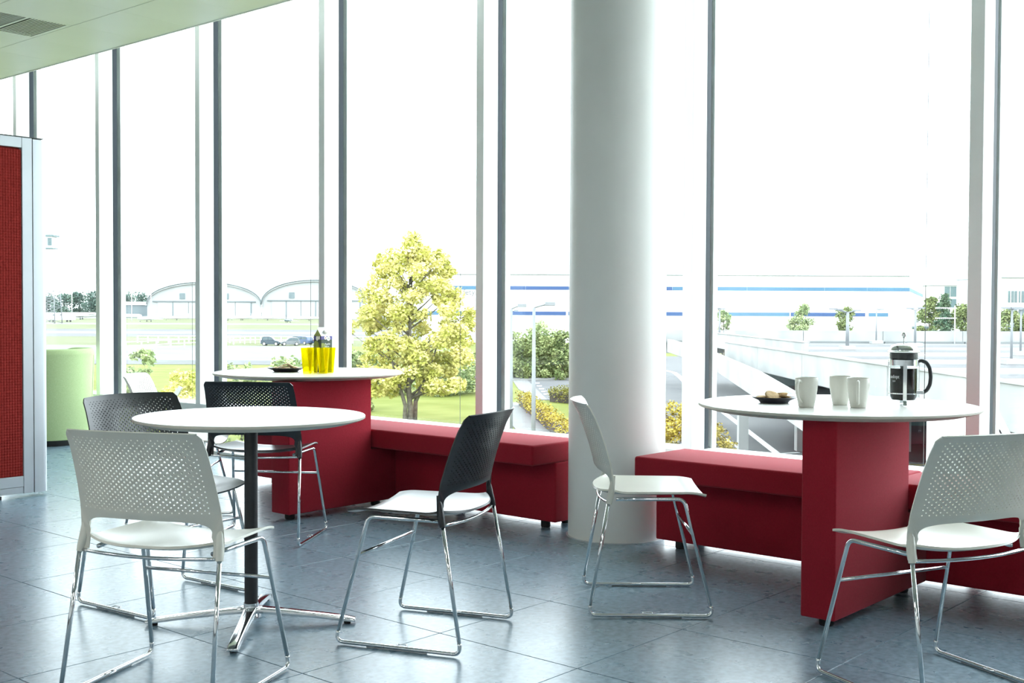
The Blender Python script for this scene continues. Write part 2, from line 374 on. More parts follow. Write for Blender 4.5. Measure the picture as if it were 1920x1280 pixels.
# pedestal table
pt = thing('pedestal_table', 'small round white table on black column with chrome cross base', 'table', (2.518, 3.415, 0), 0)
a, b = lathe_top(.405, .748)
obj('tabletop', a, M['tabletop'], pt, autos=30); obj('table_edge', b, M['edge'], pt, autos=30)
obj('column', MB().lathe([(0,.075),(.0235,.075),(.0235,.72),(0,.72)], 40), M['blackm'], pt, autos=40)
obj('top_plate', MB().box((-.09,-.09,.708),(.09,.09,.7225)), M['blackm'], pt, bevel=.004)
obj('hub', MB().lathe([(0,.028),(.036,.028),(.034,.04),(.027,.055),(.026,.078),(0,.078)], 40), M['chrome'], pt, autos=40)
def star_leg(ang):
    L = .372; n = 10; vs = []; 
    for i in range(n+1):
        s = i/n; x = .012+s*(L-.012); wd = .021-.001*s+.004*(1-s)**4; zt = .045*(1-s)**.8+.020; zb = max(.008, zt-.016-.004*(1-s)) if s < .93 else .008
        if s >= .999: zt = .019
        vs += [(x,-wd,zb),(x,wd,zb),(x,wd*.86,zt),(x,-wd*.86,zt)]
    fs = [(0,1,2,3),(4*n+3,4*n+2,4*n+1,4*n)]
    for i in range(n):
        for k in range(4): fs.append((4*i+k, 4*i+4+k, 4*i+4+(k+1)%4, 4*i+(k+1)%4))
    m = MB().add(vs, fs); o = obj('leg', m, M['chrome'], pt, bevel=.0025, bseg=2, rz=ang, autos=50)
    obj('glide', MB().lathe([(0,0),(.012,0),(.012,.009),(0,.009)], 16, (L-.03,0,0)), M['dark'], o, autos=40)
LEGA = R(44)
for k in range(4): star_leg(LEGA+k*math.pi/2)

# ------------------------------------------------------------------ chairs
def back_y(z):
    pts = [(.40,-.156),(.43,-.150),(.46,-.143),(.50,-.143),(.56,-.153),(.62,-.170),(.68,-.190),(.73,-.210),(.775,-.234),(.80,-.25)]
    for (a, ya), (b, yb) in zip(pts[:-1], pts[1:]):
        if z <= b: 
            t = max(0, (z-a)/(b-a)); return ya+(yb-ya)*t
    return pts[-1][1]
def half_w(z): return .2195+(.2385-.2195)*min(1, max(0, (.787-z)/(.787-.44)))
def bk(x, z):
    hw = half_w(z); s = min(1, abs(x)/hw); k = min(1, max(0, (z-.44)/.10))
    return Vector((x, back_y(z)-.052*(1-s*s)*k, z))
def chair_back_mesh():
    NX, NZ = 21, 28; zb, zt = .548, .768; v = {}; verts = []; faces = []
    def V(key, x, z):
        if key not in v:
            v[key] = len(verts); verts.append(bk(x, z))
        return v[key]
    def XZ(i, j):       # half-cell lattice -> x,z ; i in 0..2NX, j in 0..2NZ
        z = zb+(zt-zb)*j/(2*NZ); x = (i/NX-1)*(half_w(z)-.020); return x, z
    def G(i, j): x, z = XZ(i, j); return V(('g', i, j), x, z)
    for r in range(NZ):
        off = r % 2
        starts = list(range(off, 2*NX-1, 2))
        if off: # half cells at the ends stay solid
            for e in (0, 2*NX-1):
                faces.append((G(e,2*r), G(e+1,2*r), G(e+1,2*r+1), G(e,2*r+1))); faces.append((G(e,2*r+1), G(e+1,2*r+1), G(e+1,2*r+2), G(e,2*r+2)))
        for i in starts:
            ring = [(i,2*r),(i+1,2*r),(i+2,2*r),(i+2,2*r+1),(i+2,2*r+2),(i+1,2*r+2),(i,2*r+2),(i,2*r+1)]
            o = [G(*q) for q in ring]; cxx, czz = XZ(i+1, 2*r+1)
            # hole size fades toward the rim
            s = 1-.50*max(abs((i+1)/NX-1)**3, abs((r+.5)/NZ*2-1)**3)
            hr = .0035*s
            hk = []
            for q, (a, b_) in enumerate([(-1,-1),(0,-1),(1,-1),(1,0),(1,1),(0,1),(-1,1),(-1,0)]):
                n = math.hypot(a, b_); hk.append(V(('h', i, r, q), cxx+hr*a/n, czz+hr*b_/n))
            for q in range(8): faces.append((o[q], o[(q+1)%8], hk[(q+1)%8], hk[q]))
    # outline with rounded top corners
    def out_side(j, sgn):
        z = zb+(zt-zb)*j/(2*NZ); return sgn*half_w(z), z
    top = .787
    J = 2*NZ
    def outline_top(i):
        x, z = XZ(i, J); s = i/NX-1; return s*half_w(top), top-.004*abs(s)**2
    # left/right strips
    for sgn, gi in ((-1, 0), (1, 2*NX)):
        for j in range(J):
            def P(jj):
                x, z = out_side(jj, sgn)
                return V(('o', sgn, jj), x, z)
            faces.append((G(gi, j), G(gi, j+1), P(j+1), P(j)))
    for i in range(2*NX):
        def P(ii): x, z = outline_top(ii); return V(('t', ii), x*.955, z)
        faces.append((G(i, J), G(i+1, J), P(i+1), P(i)))
    for sgn, gi in ((-1, 0), (1, 2*NX)):    # rounded corner fan
        a = V(('o', sgn, J), 0, 0); b = V(('t', gi), 0, 0)
        pa, pb = verts[a].copy(), verts[b].copy(); prev = a
        cxn = sgn*(half_w(top)-.021); czn = top-.021
        for k in range(1, 4):
            an = math.pi/2*k/4
            n_ = len(verts); verts.append(bk(cxn+sgn*.0195*math.cos(an), czn+.0185*math.sin(an)+.0)); faces.append((G(gi, J), prev, n_)); prev = n_
        faces.append((G(gi, J), prev, b))
    # lower arch: from the panel down into the two arms
    Q = []; I = []
    nz = 9
    zs = [.425+(zb-.425)*k/nz for k in range(nz+1)]
    for k in range(nz): Q.append((-half_w(zs[k]), zs[k], None))
    Q.append((0, 0, V(('o', -1, 0), 0, 0)))
    for i in range(0, 2*NX+1, 1): Q.append((0, 0, G(i, 0)))
    Q.append((0, 0, V(('o', 1, 0), 0, 0)))
    for k in range(nz-1, -1, -1): Q.append((half_w(zs[k]), zs[k], None))
    n = len(Q); ax, az = .206, .102
    for k in range(n):
        # superellipse opening
        if k < nz: s = -1; t_ = k/nz*.8; x = -ax+.0+.02*(t_)**4; z = .425+az*.62*t_/.8
        elif k >= n-nz: t_ = (n-1-k)/nz*.8; x = ax-.02*(t_)**4; z = .425+az*.62*t_/.8
        else:
            u = (k-nz)/(n-1-2*nz)*2-1      # -1..1
            a_ = abs(u); th = (1-a_)*math.pi/2
            x = math.copysign(ax*.985*math.cos(th)**(1/2.2) if th < math.pi/2 else 0, u) if a_ > 0 else 0
            z = .425+az*.62+az*.38*math.sin(th)**(1/1.6)
        I.append((x, z))
    qi = []; ii = []; mid = []
    for k in range(n):
        x, z, idx = Q[k]
        if idx is None: idx = len(verts); verts.append(bk(x, z))
        qi.append(idx); p = bk(*I[k]); ii.append(len(verts)); verts.append(p)
    for k in range(n):
        p = verts[qi[k]]; q = verts[ii[k]]; xm, zm = (p.x+q.x)/2, (p.z+q.z)/2
        mm = bk(xm, zm); 
        if k < nz or k >= n-nz: mm.y -= .006
        mid.append(len(verts)); verts.append(mm)
    for k in range(n-1):
        faces.append((qi[k], qi[k+1], mid[k+1], mid[k])); faces.append((mid[k], mid[k+1], ii[k+1], ii[k]))
    me = bpy.data.meshes.new('backrest'); me.from_pydata([tuple(q) for q in verts], [], faces)
    bm = bmesh.new(); bm.from_mesh(me); bmesh.ops.remove_doubles(bm, verts=bm.verts, dist=1e-6); bmesh.ops.recalc_face_normals(bm, faces=bm.faces); bm.to_mesh(me); bm.free()
    tmp = bpy.data.objects.new('tmp', me); COL.objects.link(tmp)
    so = tmp.modifiers.new('s', 'SOLIDIFY'); so.thickness = .005; so.offset = 0
    dg = bpy.context.evaluated_depsgraph_get(); me2 = bpy.data.meshes.new_from_object(tmp.evaluated_get(dg)); me2.name = 'backrest'
    bpy.data.objects.remove(tmp)
    # sockets where the arms grip the legs
    bm = bmesh.new(); bm.from_mesh(me2)
    ex = MB()
    for s in (-1, 1):
        ex.tube([(s*.2245, -.139, .52), (s*.2245, -.146, .49), (s*.226, -.150, .46), (s*.229, -.156, .435), (s*.231, -.160, .417)], [.004, .010, .0125, .012, .0105], 14)
    m3 = ex.mesh('x'); bm.from_mesh(m3); bm.to_mesh(me2); bm.free()
    me2.polygons.foreach_set('use_smooth', [True]*len(me2.polygons)); me2.set_sharp_from_angle(angle=R(50))
    return me2
def chair_seat_mesh():
    nu, nv = 24, 22; vs = []
    for j in range(nv+1):
        t = j/nv
        for i in range(nu+1):
            s = i/nu*2-1
            yb = -.205+.065*abs(s)**2.6
            yf = .213-.010*s*s
            y = yb+(yf-yb)*t
            hw = .2235-.018*t
            if t < .12: hw -= .012*(1-t/.12)**2
            x = s*hw
            z = .448-.012*(1-s*s)*math.sin(t*math.pi)**.7+.012*abs(s)**3
            z += -.020*max(0, (t-.80)/.2)**2*(1-.55*abs(s)**2)
            z += .008*max(0, (.15-t)/.15)**2
            vs.append((x, y, z))
    fs = [(j*(nu+1)+i, j*(nu+1)+i+1, (j+1)*(nu+1)+i+1, (j+1)*(nu+1)+i) for j in range(nv) for i in range(nu)]
    me = bpy.data.meshes.new('seat'); me.from_pydata(vs, [], fs)
    tmp = bpy.data.objects.new('tmp', me); COL.objects.link(tmp)
    so = tmp.modifiers.new('s', 'SOLIDIFY'); so.thickness = .007; so.offset = -1
    dg = bpy.context.evaluated_depsgraph_get(); me2 = bpy.data.meshes.new_from_object(tmp.evaluated_get(dg)); me2.name = 'seat'
    bpy.data.objects.remove(tmp)
    me2.polygons.foreach_set('use_smooth', [True]*len(me2.polygons)); me2.set_sharp_from_angle(angle=R(60))
    return me2
def fillet(pts, r, n=6):
    out = [Vector(pts[0])]
    for a, b, c in zip(pts[:-2], pts[1:-1], pts[2:]):
        a, b, c = Vector(a), Vector(b), Vector(c); p = b+(a-b).normalized()*r; q = b+(c-b).normalized()*r
        for k in range(n+1):
            t = k/n; out.append(p*(1-t)**2+b*2*t*(1-t)+q*t*t)
    out.append(Vector(pts[-1])); return out
back_me, seat_me = chair_back_mesh(), chair_seat_mesh()
back_bl, seat_bl = back_me.copy(), seat_me.copy()
back_me.materials.append(M['plastic']); seat_me.materials.append(M['plastic'])
back_bl.materials.append(M['black']); seat_bl.materials.append(M['black'])
TR = .0068
def make_chair(label, kind):
    t = thing('stacking_chair', label, 'chair', group=None)
    obj('seat', seat_me if kind == 'w' else seat_bl, None, t)
    obj('backrest', back_me if kind == 'w' else back_bl, None, t)
    zr = TR+.003
    for s in (-1, 1):
        A = (s*.231, -.160, .425); B = (s*.247, -.232, zr); C = (s*.247, .224, zr); D = (s*.214, .119, .4335); E_ = (s*.205, .0, .4315); G_ = (s*.19, -.13, .4285)
        Bv, Cv = Vector(B), Vector(C)
        k = .085
        p1 = Bv+(Vector(A)-Bv)*k; p2 = Cv+(Vector(D)-Cv)*k
        obj('leg', MB().tube([A, p1], TR, 12), M['chrome'], t)
        low = [p2]+[Vector(q) for q in fillet([p2, D, E_], .028)][1:]
        up = fillet([p2, D, E_, G_], .026)
        obj('leg', MB().tube(up, TR, 12), M['chrome'], t)
        rn = obj('runner', MB().tube(fillet([p1, B, C, p2], .030), TR, 12), M['chrome'], t)
        obj('glide', MB().tube([Bv+Vector((0, .12, -.0065)), Bv+Vector((0, .34, -.0065))], .0032, 6), M['clearpl'], rn)
        lk = MB().tube(fillet([Bv+Vector((-s*.0, .20, .004)), Bv+Vector((-s*.022, .20, .006)), Bv+Vector((-s*.022, .235, .006)), Bv+Vector((-s*.0, .235, .004))], .005, 3), .002, 6)
        obj('linking_clip', lk, M['chrome'], rn)
    f = .30; fr_ = [(s*(.214+(.247-.214)*f), .119+(.224-.119)*f, .4335*(1-f)) for s in (-1, 1)]
    obj('stretcher', MB().tube(fr_, .0055, 12), M['chrome'], t)
    rc = [Vector((x, -.158-.028*(1-(x/.228)**2), .422-.004*(1-(x/.228)**2))) for x in [(-.228+.456*i/14) for i in range(15)]]
    obj('back_rail', MB().tube(rc, .0055, 12), M['chrome'], t)
    return t
M['clearpl'] = mat('clear_glide', (.5,.52,.54), .3, col2=(.54,.56,.58), scale=20)
cw = make_chair('white perforated chair in the front left corner, its back to the viewer', 'w')
cb = make_chair('black chair with chrome legs standing alone by the left bench, turned left', 'b')
def put(o, x, y, a): o.location = (x, y, 0); o.rotation_euler = (0, 0, R(a))
put(cw, 1.973, 3.028, -65.9); put(cb, 2.868, 2.879, 21.0)
GRP = 'perforated sled leg chairs'
for (lab, src, x, y, a) in [
    ('white chair in side view directly in front of the round pillar', cw, 3.733, 2.547, -140.0),
    ('white chair at the right edge of the photo beside the coffee table', cw, 3.485, 1.338, -23.8),
    ('white chair farthest away at the window, only its back top showing', cw, 3.486, 5.320, -136.3),
    ('black chair behind the front left white chair, facing the pedestal table', cb, 2.526, 3.944, -174.2),
    ('black chair behind the pedestal table, tucked toward the table with yellow tumblers', cb, 3.543, 4.69, -57.0)]:
    c = copy_tree(src, lab); put(c, x, y, a)
for o in COL.objects:
    if o.name.startswith('stacking_chair'): o['group'] = GRP

# ------------------------------------------------------------------ screen, armchair
sc = thing('partition_screen', 'free standing screen of red waffle fabric in a white aluminium frame', 'screen', (3.44, 6.76, 0))
def sb(a, b): return MB().box(a, b)
XL = -1.35
obj('stile', sb((-.105,0,.02),(-.043,.05,2.147)), M['alu'], sc, bevel=.002)
obj('end_post', MB().prism([(-.039,-.002),(.015,-.002),(.032,.001),(.043,.009),(.049,.025),(.043,.041),(.032,.049),(.015,.052),(-.039,.052)], .02, 2.142), M['alu'], sc, autos=35)
obj('top_rail', sb((XL,.001,2.085),(-.106,.049,2.147)), M['alu'], sc, bevel=.002)
obj('bottom_rail', sb((XL,.001,.062),(-.106,.049,.125)), M['alu'], sc, bevel=.002)
obj('plinth_rail', sb((XL,.004,.022),(-.106,.046,.060)), M['alu'], sc, bevel=.002)
obj('stile', sb((XL-.062,0,.02),(XL,.05,2.147)), M['alu'], sc, bevel=.002)
obj('top_cap', MB().box((XL-.062,-.003,2.148),(.03,.053,2.153)), M['roofline'], sc, bevel=.001, bseg=1)
obj('post_joint', MB().box((-.043,.006,.02),(-.0385,.044,2.146)), M['dark'], sc)
for x in (XL, -.3): obj('foot', MB().box((x,-.02,.0),(x+.05,.07,.021)), M['dark'], sc, bevel=.003)
# waffle fabric: raised domes in rows over the panel
wf = MB(); pit_ = .0165; nx = int((-.108-XL)/pit_); nz = int(1.955/pit_)
x00, z00 = -.108-nx*pit_, .127
nxv = 22      # only the strip nearest the end post is finely domed
def wz(i, j, a, b): return (x00+i*pit_+a*pit_, .008-(0.0045 if (a, b) == (.5, .5) else 0), z00+j*pit_+b*pit_)
for i in range(nx-nxv, nx):
    for j in range(nz):
        p = [wz(i,j,0,0), wz(i,j,1,0), wz(i,j,1,1), wz(i,j,0,1), wz(i,j,.25,.25), wz(i,j,.75,.25), wz(i,j,.75,.75), wz(i,j,.25,.75)]
        p = p[:4]+[(q[0], .0045, q[2]) for q in p[4:]]
        wf.add(p, [(4,5,6,7),(0,1,5,4),(1,2,6,5),(2,3,7,6),(3,0,4,7)])
wf.add([(XL,.008,.125),(x00+(nx-nxv)*pit_,.008,.125),(x00+(nx-nxv)*pit_,.008,2.085),(XL,.008,2.085),(XL,.03,.125),(-.108,.03,.125),(-.108,.03,2.085),(XL,.03,2.085)], [(0,1,2,3),(4,7,6,5)])
obj('fabric_panel', wf, M['redpanel'], sc, autos=60)

tc_ = thing('tub_armchair', 'pale green fabric tub armchair behind the red screen', 'armchair', (4.83, 9.36, 0), R(20))
r0, r1 = .335, .372
def tub_shell():
    mb = MB(); n = 48; vs = []; prof = []
    for k in range(n+1):
        a = R(-235)+R(290)*k/n      # opening toward +y side
        fade = min(1, min(k, n-k)/9); top = .60+.20*math.sin(fade*math.pi/2)
        for (r, z) in [(r0,.05),(r0+.012,.12),(r1,top-.05),(r1-.004,top-.012),(r1-.028,top),(r1-.06,top-.012),(r1-.075,top-.05),(r0-.085,.34)]:
            vs.append((r*math.cos(a), r*math.sin(a), z))
    q = 8
    fs = [(k*q+i, (k+1)*q+i, (k+1)*q+i+1, k*q+i+1) for k in range(n) for i in range(q-1)]
    fs += [tuple(range(q))[::-1], tuple(n*q+i for i in range(q))]
    return mb.add(vs, fs, True)
obj('shell', tub_shell(), M['green'], tc_, autos=60)
obj('seat_cushion', MB().lathe([(0,.06),(.27,.06),(.29,.10),(.29,.38),(.26,.42),(0,.43)], 48), M['green'], tc_, autos=60)
obj('plinth', MB().lathe([(0,0),(.30,0),(.315,.05),(0,.05)], 48), M['dark'], tc_, autos=40)
for a in (-150, -62): obj('seam', MB().tube([((r0+.0125+(r1-r0-.012)*t)*math.cos(R(a)), (r0+.0125+(r1-r0-.012)*t)*math.sin(R(a)), .12+t*.62) for t in [i/8 for i in range(9)]], .0022, 6), M['green'], tc_)

# ------------------------------------------------------------------ tableware
TH = .77
def text_obj(txt, size, mat_, parent, loc, rot, name='lettering', ext=.0002, align='LEFT'):
    cu = bpy.data.curves.new('t', 'FONT'); cu.body = txt; cu.size = size; cu.extrude = ext; cu.align_x = align
    tmp = bpy.data.objects.new('t', cu); COL.objects.link(tmp)
    dg = bpy.context.evaluated_depsgraph_get(); me = bpy.data.meshes.new_from_object(tmp.evaluated_get(dg)); bpy.data.objects.remove(tmp)
    me.name = name; me.materials.clear(); me.materials.append(mat_)
    o = bpy.data.objects.new(name, me); COL.objects.link(o); o.parent = parent; o.location = loc; o.rotation_euler = rot; return o
def mug_body():
    return MB().lathe([(0,.0),(.027,.0),(.029,.003),(.034,.03),(.0395,.065),(.0415,.09),(.0415,.109),(.0405,.111),(.0388,.109),(.0385,.09),(.036,.065),(.030,.03),(.025,.010),(0,.009)], 48)
def make_mug(label, x, y, a):
    t = thing('mug', label, 'mug', (x, y, TH), R(a), 'cream mugs on the coffee table')
    obj('body', mug_body(), M['ceramic'], t, autos=60)
    pts = [(.039,0,.096),(.052,0,.099),(.064,0,.092),(.068,0,.078),(.064,0,.055),(.054,0,.035),(.038,0,.022),(.0315,0,.018)]
    P = []
    for i in range(len(pts)-1):
        for k in range(4):
            p0 = Vector(pts[max(i-1,0)]); p1 = Vector(pts[i]); p2 = Vector(pts[i+1]); p3 = Vector(pts[min(i+2,len(pts)-1)]); t_ = k/4
            P.append(.5*((2*p1)+(p2-p0)*t_+(2*p0-5*p1+4*p2-p3)*t_*t_+(3*p1-p0-3*p2+p3)*t_**3))
    P.append(Vector(pts[-1]))
    obj('handle', MB().tube(P, .0062, 12), M['ceramic'], t)
    return t
# handle angle: 0 = +X. viewer is toward (-.76,-.65)
make_mug('cream mug nearest the plate of biscuits, handle to the left', 4.004, 2.014, 176)
make_mug('cream mug standing behind and left of the other, its handle hidden', 4.190, 1.967, 40)
make_mug('cream mug with its handle toward the viewer, nearest the French press', 4.117, 1.861, 203)

def make_plate(label, x, y, r, bm_, group, n):
    t = thing('plate', label, 'plate', (x, y, TH))
    obj('dish', MB().lathe([(0,.001),(r*.62,.0),(r*.66,.004),(r*.72,.010),(r*.97,.019),(r,.022),(r*.985,.024),(r*.95,.022),(r*.70,.014),(r*.6,.009),(0,.008)], 56), M['plate'], t, autos=60)
    return t
make_plate('dark round plate of round biscuits on the coffee table', 4.111, 2.205, .086, None, None, 5)
make_plate('dark round plate of pale biscuits beside the yellow tumblers', 4.224, 5.395, .108, None, None, 8)
def biscuit(label, base, dx, dy, z, r, tilt, az, m, group):
    n = 24; mb = MB(); vs = []
    prof = [(0,.0),(.92,0),(1,.25),(1,.55),(.94,.9),(.8,1),(0,1.03)]
    th = .009
    ph = random.random()*6
    for k in range(n):
        a = 2*math.pi*k/n; wob = 1+.03*math.sin(3*a+ph)+.02*math.sin(7*a+ph*2)
        for (rr_, zz) in prof: vs.append((r*rr_*wob*math.cos(a), r*rr_*wob*math.sin(a), zz*th))
    q = len(prof)
    fs = [(k*q+i, ((k+1)%n)*q+i, ((k+1)%n)*q+i+1, k*q+i+1) for k in range(n) for i in range(q-1)]
    mb.add(vs, fs, True)
    o = obj('biscuit', mb, m, None, loc=(base[0]+dx, base[1]+dy, TH+z), autos=60)
    o.rotation_euler = (R(tilt)*math.cos(R(az)), R(tilt)*math.sin(R(az)), random.random()*6)
    return tag(o, label, 'biscuit', group)
# directions on the table in viewer terms: right=(.655,-.756) away=(.756,.655)
def vd(r_, a_): return (.655*r_+.756*a_, -.756*r_+.655*a_)
g1 = 'biscuits on the dark plate of the coffee table'
for lab, r_, a_, z, rad, tl, az in [
    ('small biscuit at the left end of the plate on the coffee table', -.048, .0, .017, .024, 10, 200),
    ('large round biscuit in the middle front of the plate on the coffee table', -.010, -.022, .022, .034, 38, 312),
    ('biscuit leaning at the right front of the plate on the coffee table', .040, -.016, .019, .026, 24, 300),
    ('biscuit lying at the right back of the plate on the coffee table', .030, .030, .026, .030, 12, 340),
    ('biscuit mostly hidden at the back of the plate on the coffee table', -.018, .030, .018, .030, 6, 20)]:
    dx, dy = vd(r_, a_); biscuit(lab, (4.111, 2.205), dx, dy, z, rad, tl, az, M['biscuit'], g1)
g2 = 'biscuits on the dark plate beside the yellow tumblers'
for lab, r_, a_, z, rad, tl, az in [
    ('pale biscuit at the left end of the plate by the yellow tumblers', -.062, .0, .016, .027, 14, 200),
    ('pale biscuit second from the left on the plate by the yellow tumblers', -.035, -.022, .020, .030, 30, 310),
    ('pale biscuit lying on top in the centre of the plate by the yellow tumblers', -.008, .0, .034, .030, 16, 150),
    ('pale biscuit low in the centre front of the plate by the yellow tumblers', .004, -.035, .017, .028, 18, 320),
    ('pale biscuit standing tilted right of centre on the plate by the yellow tumblers', .032, -.01, .024, .029, 40, 290),
    ('pale biscuit at the right end of the plate, nearest the tumblers', .062, .006, .017, .026, 20, 20),
    ('pale biscuit at the back of the plate by the yellow tumblers', .0, .045, .018, .030, 10, 100)]:
    dx, dy = vd(r_, a_); biscuit(lab, (4.224, 5.395), dx, dy, z, rad, tl, az, M['biscuit2'], g2)

# French press
fp = thing('french_press', 'glass and chrome French press full of black coffee with black handle', 'coffee maker', (4.362, 1.790, TH), R(-49))
fp.scale = (1.04, 1.04, 1.09)
rg = .0505
body = MB().lathe([(0,.010),(.040,.010),(.048,.016),(rg,.028),(rg,.178),(rg+.002,.182),(rg-.002,.182),(rg-.0025,.03),(.044,.018),(0,.014)], 56)
obj('beaker', body, M['clear'], fp, autos=60)
obj('coffee', MB().lathe([(0,.015),(.042,.019),(rg-.0035,.031),(rg-.0035,.130),(0,.130)], 48), M['coffee'], fp, autos=50)
obj('frame_band', MB().lathe([(rg+.0005,.140),(rg+.0025,.140),(rg+.0025,.160),(rg+.0005,.160),(rg+.0005,.140)], 48), M['chrome'], fp, autos=40)
obj('frame_band', MB().lathe([(rg+.0005,.040),(rg+.0020,.040),(rg+.0020,.044),(rg+.0005,.044),(rg+.0005,.040)], 48), M['chrome'], fp, autos=40)
obj('collar', MB().lathe([(0,.162),(rg-.003,.162),(rg-.001,.164),(rg-.001,.186),(0,.186)], 48), M['blackm'], fp, autos=40)
obj('lid', MB().lathe([(0,.186),(.0555,.186),(.0575,.189),(.0555,.192),(.051,.193),(.0495,.200),(.044,.209),(.030,.215),(.012,.217),(0,.217)], 56), M['chrome'], fp, autos=50)
obj('plunger_rod', MB().tube([(0,0,.212),(0,0,.238)], .0022, 10), M['chrome'], fp)
obj('knob', MB().lathe([(.0001,.234),(.003,.234),(.0035,.237),(.0075,.241),(.009,.247),(.0075,.2535),(.004,.257),(.0001,.2575)], 24), M['chrome'], fp, autos=60)
for a in (-103, -13, 77, 167):
    ca, sa = math.cos(R(a)), math.sin(R(a)); r2 = rg+.0035
    vs = []; pth = [(r2,.152),(r2,.05),(r2,.018),(r2+.004,.006),(r2+.013,.0015)]
    mb = MB()
    for (r_, z) in pth:
        for sw in (-.0065, .0065):
            for th in (0, .0016): vs.append(((r_+th)*ca-sw*sa, (r_+th)*sa+sw*ca, z+(.0016 if (z < .01 and th) else 0)))
    fs = []
    for i in range(len(pth)-1):
        a0, b0 = 4*i, 4*i+4
        for u_, v_ in ((0,1),(1,3),(3,2),(2,0)): fs.append((a0+u_, b0+u_, b0+v_, a0+v_))
    fs += [(0,1,3,2), (4*len(pth)-4, 4*len(pth)-2, 4*len(pth)-1, 4*len(pth)-3)]
    obj('leg', mb.add(vs, fs), M['chrome'], fp)
hp = [(.053,0,.152),(.066,0,.157),(.085,0,.150),(.097,0,.130),(.101,0,.100),(.098,0,.072),(.087,0,.052),(.071,0,.043),(.054,0,.046)]
obj('handle', MB().tube(fillet(hp, .008, 4), .0072, 12), M['blackm'], fp)
obj('handle_bolt', MB().lathe([(0,-.008),(.006,-.008),(.006,.008),(0,.008)], 16, (.056,0,.152), 'x'), M['chrome'], fp, autos=40)
obj('handle_clamp', MB().box((.030,-.052,.040),(.058,-.044,.054)), M['chrome'], fp, bevel=.002)
# print on the beaker, facing the viewer
a = R(-148)
text_obj('adopt', .017, M['silver_text'], fp, ((rg+.001)*math.cos(a)-.016*-math.sin(a), (rg+.001)*math.sin(a)-.016*math.cos(a), .096), (R(90), 0, a+R(90)))
text_obj('1.0 l', .008, M['silver_text'], fp, ((rg+.001)*math.cos(a)-.008*-math.sin(a), (rg+.001)*math.sin(a)-.008*math.cos(a), .083), (R(90), 0, a+R(90)))

# tumblers and juice carton
def tumbler(label, r_, a_):
    dx, dy = vd(r_, a_)
    o = obj('tumbler', MB().lathe([(0,.001),(.0245,.001),(.0255,.004),(.0375,.150),(.0365,.1515),(.0352,.150),(.0235,.012),(0,.011)], 20), M['yellow'], None, loc=(4.225+dx, 5.115+dy, TH), autos=30)
    o.scale = (.95, .95, .95)
    return tag(o, label, 'tumbler', 'yellow tumblers around the juice carton')
tumbler('leftmost translucent yellow tumbler beside the plate of pale biscuits', -.057, .0)
tumbler('second translucent yellow tumbler, overlapping the left side of the carton', -.036, .072)
tumbler('translucent yellow tumbler right in front of the juice carton', .033, .005)
tumbler('rightmost translucent yellow tumbler, half behind its neighbour', .056, .077)
dx, dy = vd(.004, .17)
jc = thing('juice_carton', 'dark green apple juice carton with white gable top and purple band', 'carton', (4.225+dx, 5.115+dy, TH), R(-5))
jc.scale = (.95, .95, .95)
cs = .040; bh = .218
def face_box(z0, z1, m, name, e=0): return obj(name, MB().box((-cs-e,-cs-e,z0),(cs+e,cs+e,z1)), M[m], jc, bevel=.001, bseg=1)
face_box(0, .197, 'cart_green', 'body'); face_box(.197, bh, 'cart_purple', 'printed_band', .0002)
gab = MB().add([(-cs,-cs,bh),(cs,-cs,bh),(cs,cs,bh),(-cs,cs,bh),(-cs*.96,0,.258),(cs*.96,0,.258)], [(0,1,5,4),(2,3,4,5),(3,2,1,0)])
obj('gable_top', gab, M['cart_white'], jc)
obj('gable_end', MB().add([(-cs,-cs,bh),(-cs,cs,bh),(-cs*.96,0,.258)], [(0,1,2)]), M['cart_apple'], jc)
obj('gable_end', MB().add([(cs,-cs,bh),(cs,cs,bh),(cs*.96,0,.258)], [(0,1,2)]), M['cart_apple'], jc)
obj('top_fin', MB().box((-cs,-.0012,.256),(cs,.0012,.272)), M['cart_white'], jc)
capo = obj('screw_cap', MB().lathe([(0,0),(.0145,0),(.0145,.012),(.013,.014),(0,.014)], 24), M['cart_white'], jc, autos=40)
capo.location = (.004, -cs*.52, bh+.024); capo.rotation_euler = (R(48), 0, 0)
# printed apples on two faces
def disc(x, z, r, face, m, name, n=24, e=.0006):
    pts = [(x+r*math.cos(2*math.pi*k/n), z+r*1.15*math.sin(2*math.pi*k/n)) for k in range(n)]
    pts = [(max(-cs+.0005, min(cs-.0005, p)), min(.1965 if m == 'cart_apple' else 9, max(.002, q))) for p, q in pts]
    if face == 'f': mb = MB().prism(pts, -cs-e, -cs-.00005, 'y')
    else: mb = MB().prism([(-p, q) for p, q in pts], -cs-e, -cs-.00005, 'x')
    return obj(name, mb, M[m], jc)
disc(-.030,.135,.036,'f','cart_apple','printed_apple'); disc(-.036,.05,.036,'f','cart_apple','printed_apple')
disc(-.012,.155,.030,'s','cart_apple','printed_apple'); disc(.028,.09,.028,'s','cart_apple','printed_apple'); disc(-.008,.04,.03,'s','cart_apple','printed_apple')
disc(-.010,.208,.0095,'f','cart_white','price_badge',e=.0012); disc(.012,.204,.0125,'f','cart_white','price_badge',e=.0014)
disc(.018,.208,.009,'s','cart_white','price_badge',e=.0012); disc(-.002,.204,.012,'s','cart_white','price_badge',e=.0014)
text_obj('Apple', .017, M['cart_white'], jc, (-.016, -cs-.0014, .166), (R(90), 0, 0))
text_obj('Juice', .017, M['cart_white'], jc, (-.016, -cs-.0014, .151), (R(90), 0, 0))
text_obj('4', .014, M['redtext'], jc, (-.014, -cs-.0018, .203), (R(90), 0, 0))
text_obj('15', .014, M['cart_green'], jc, (.004, -cs-.0022, .199), (R(90), 0, 0))

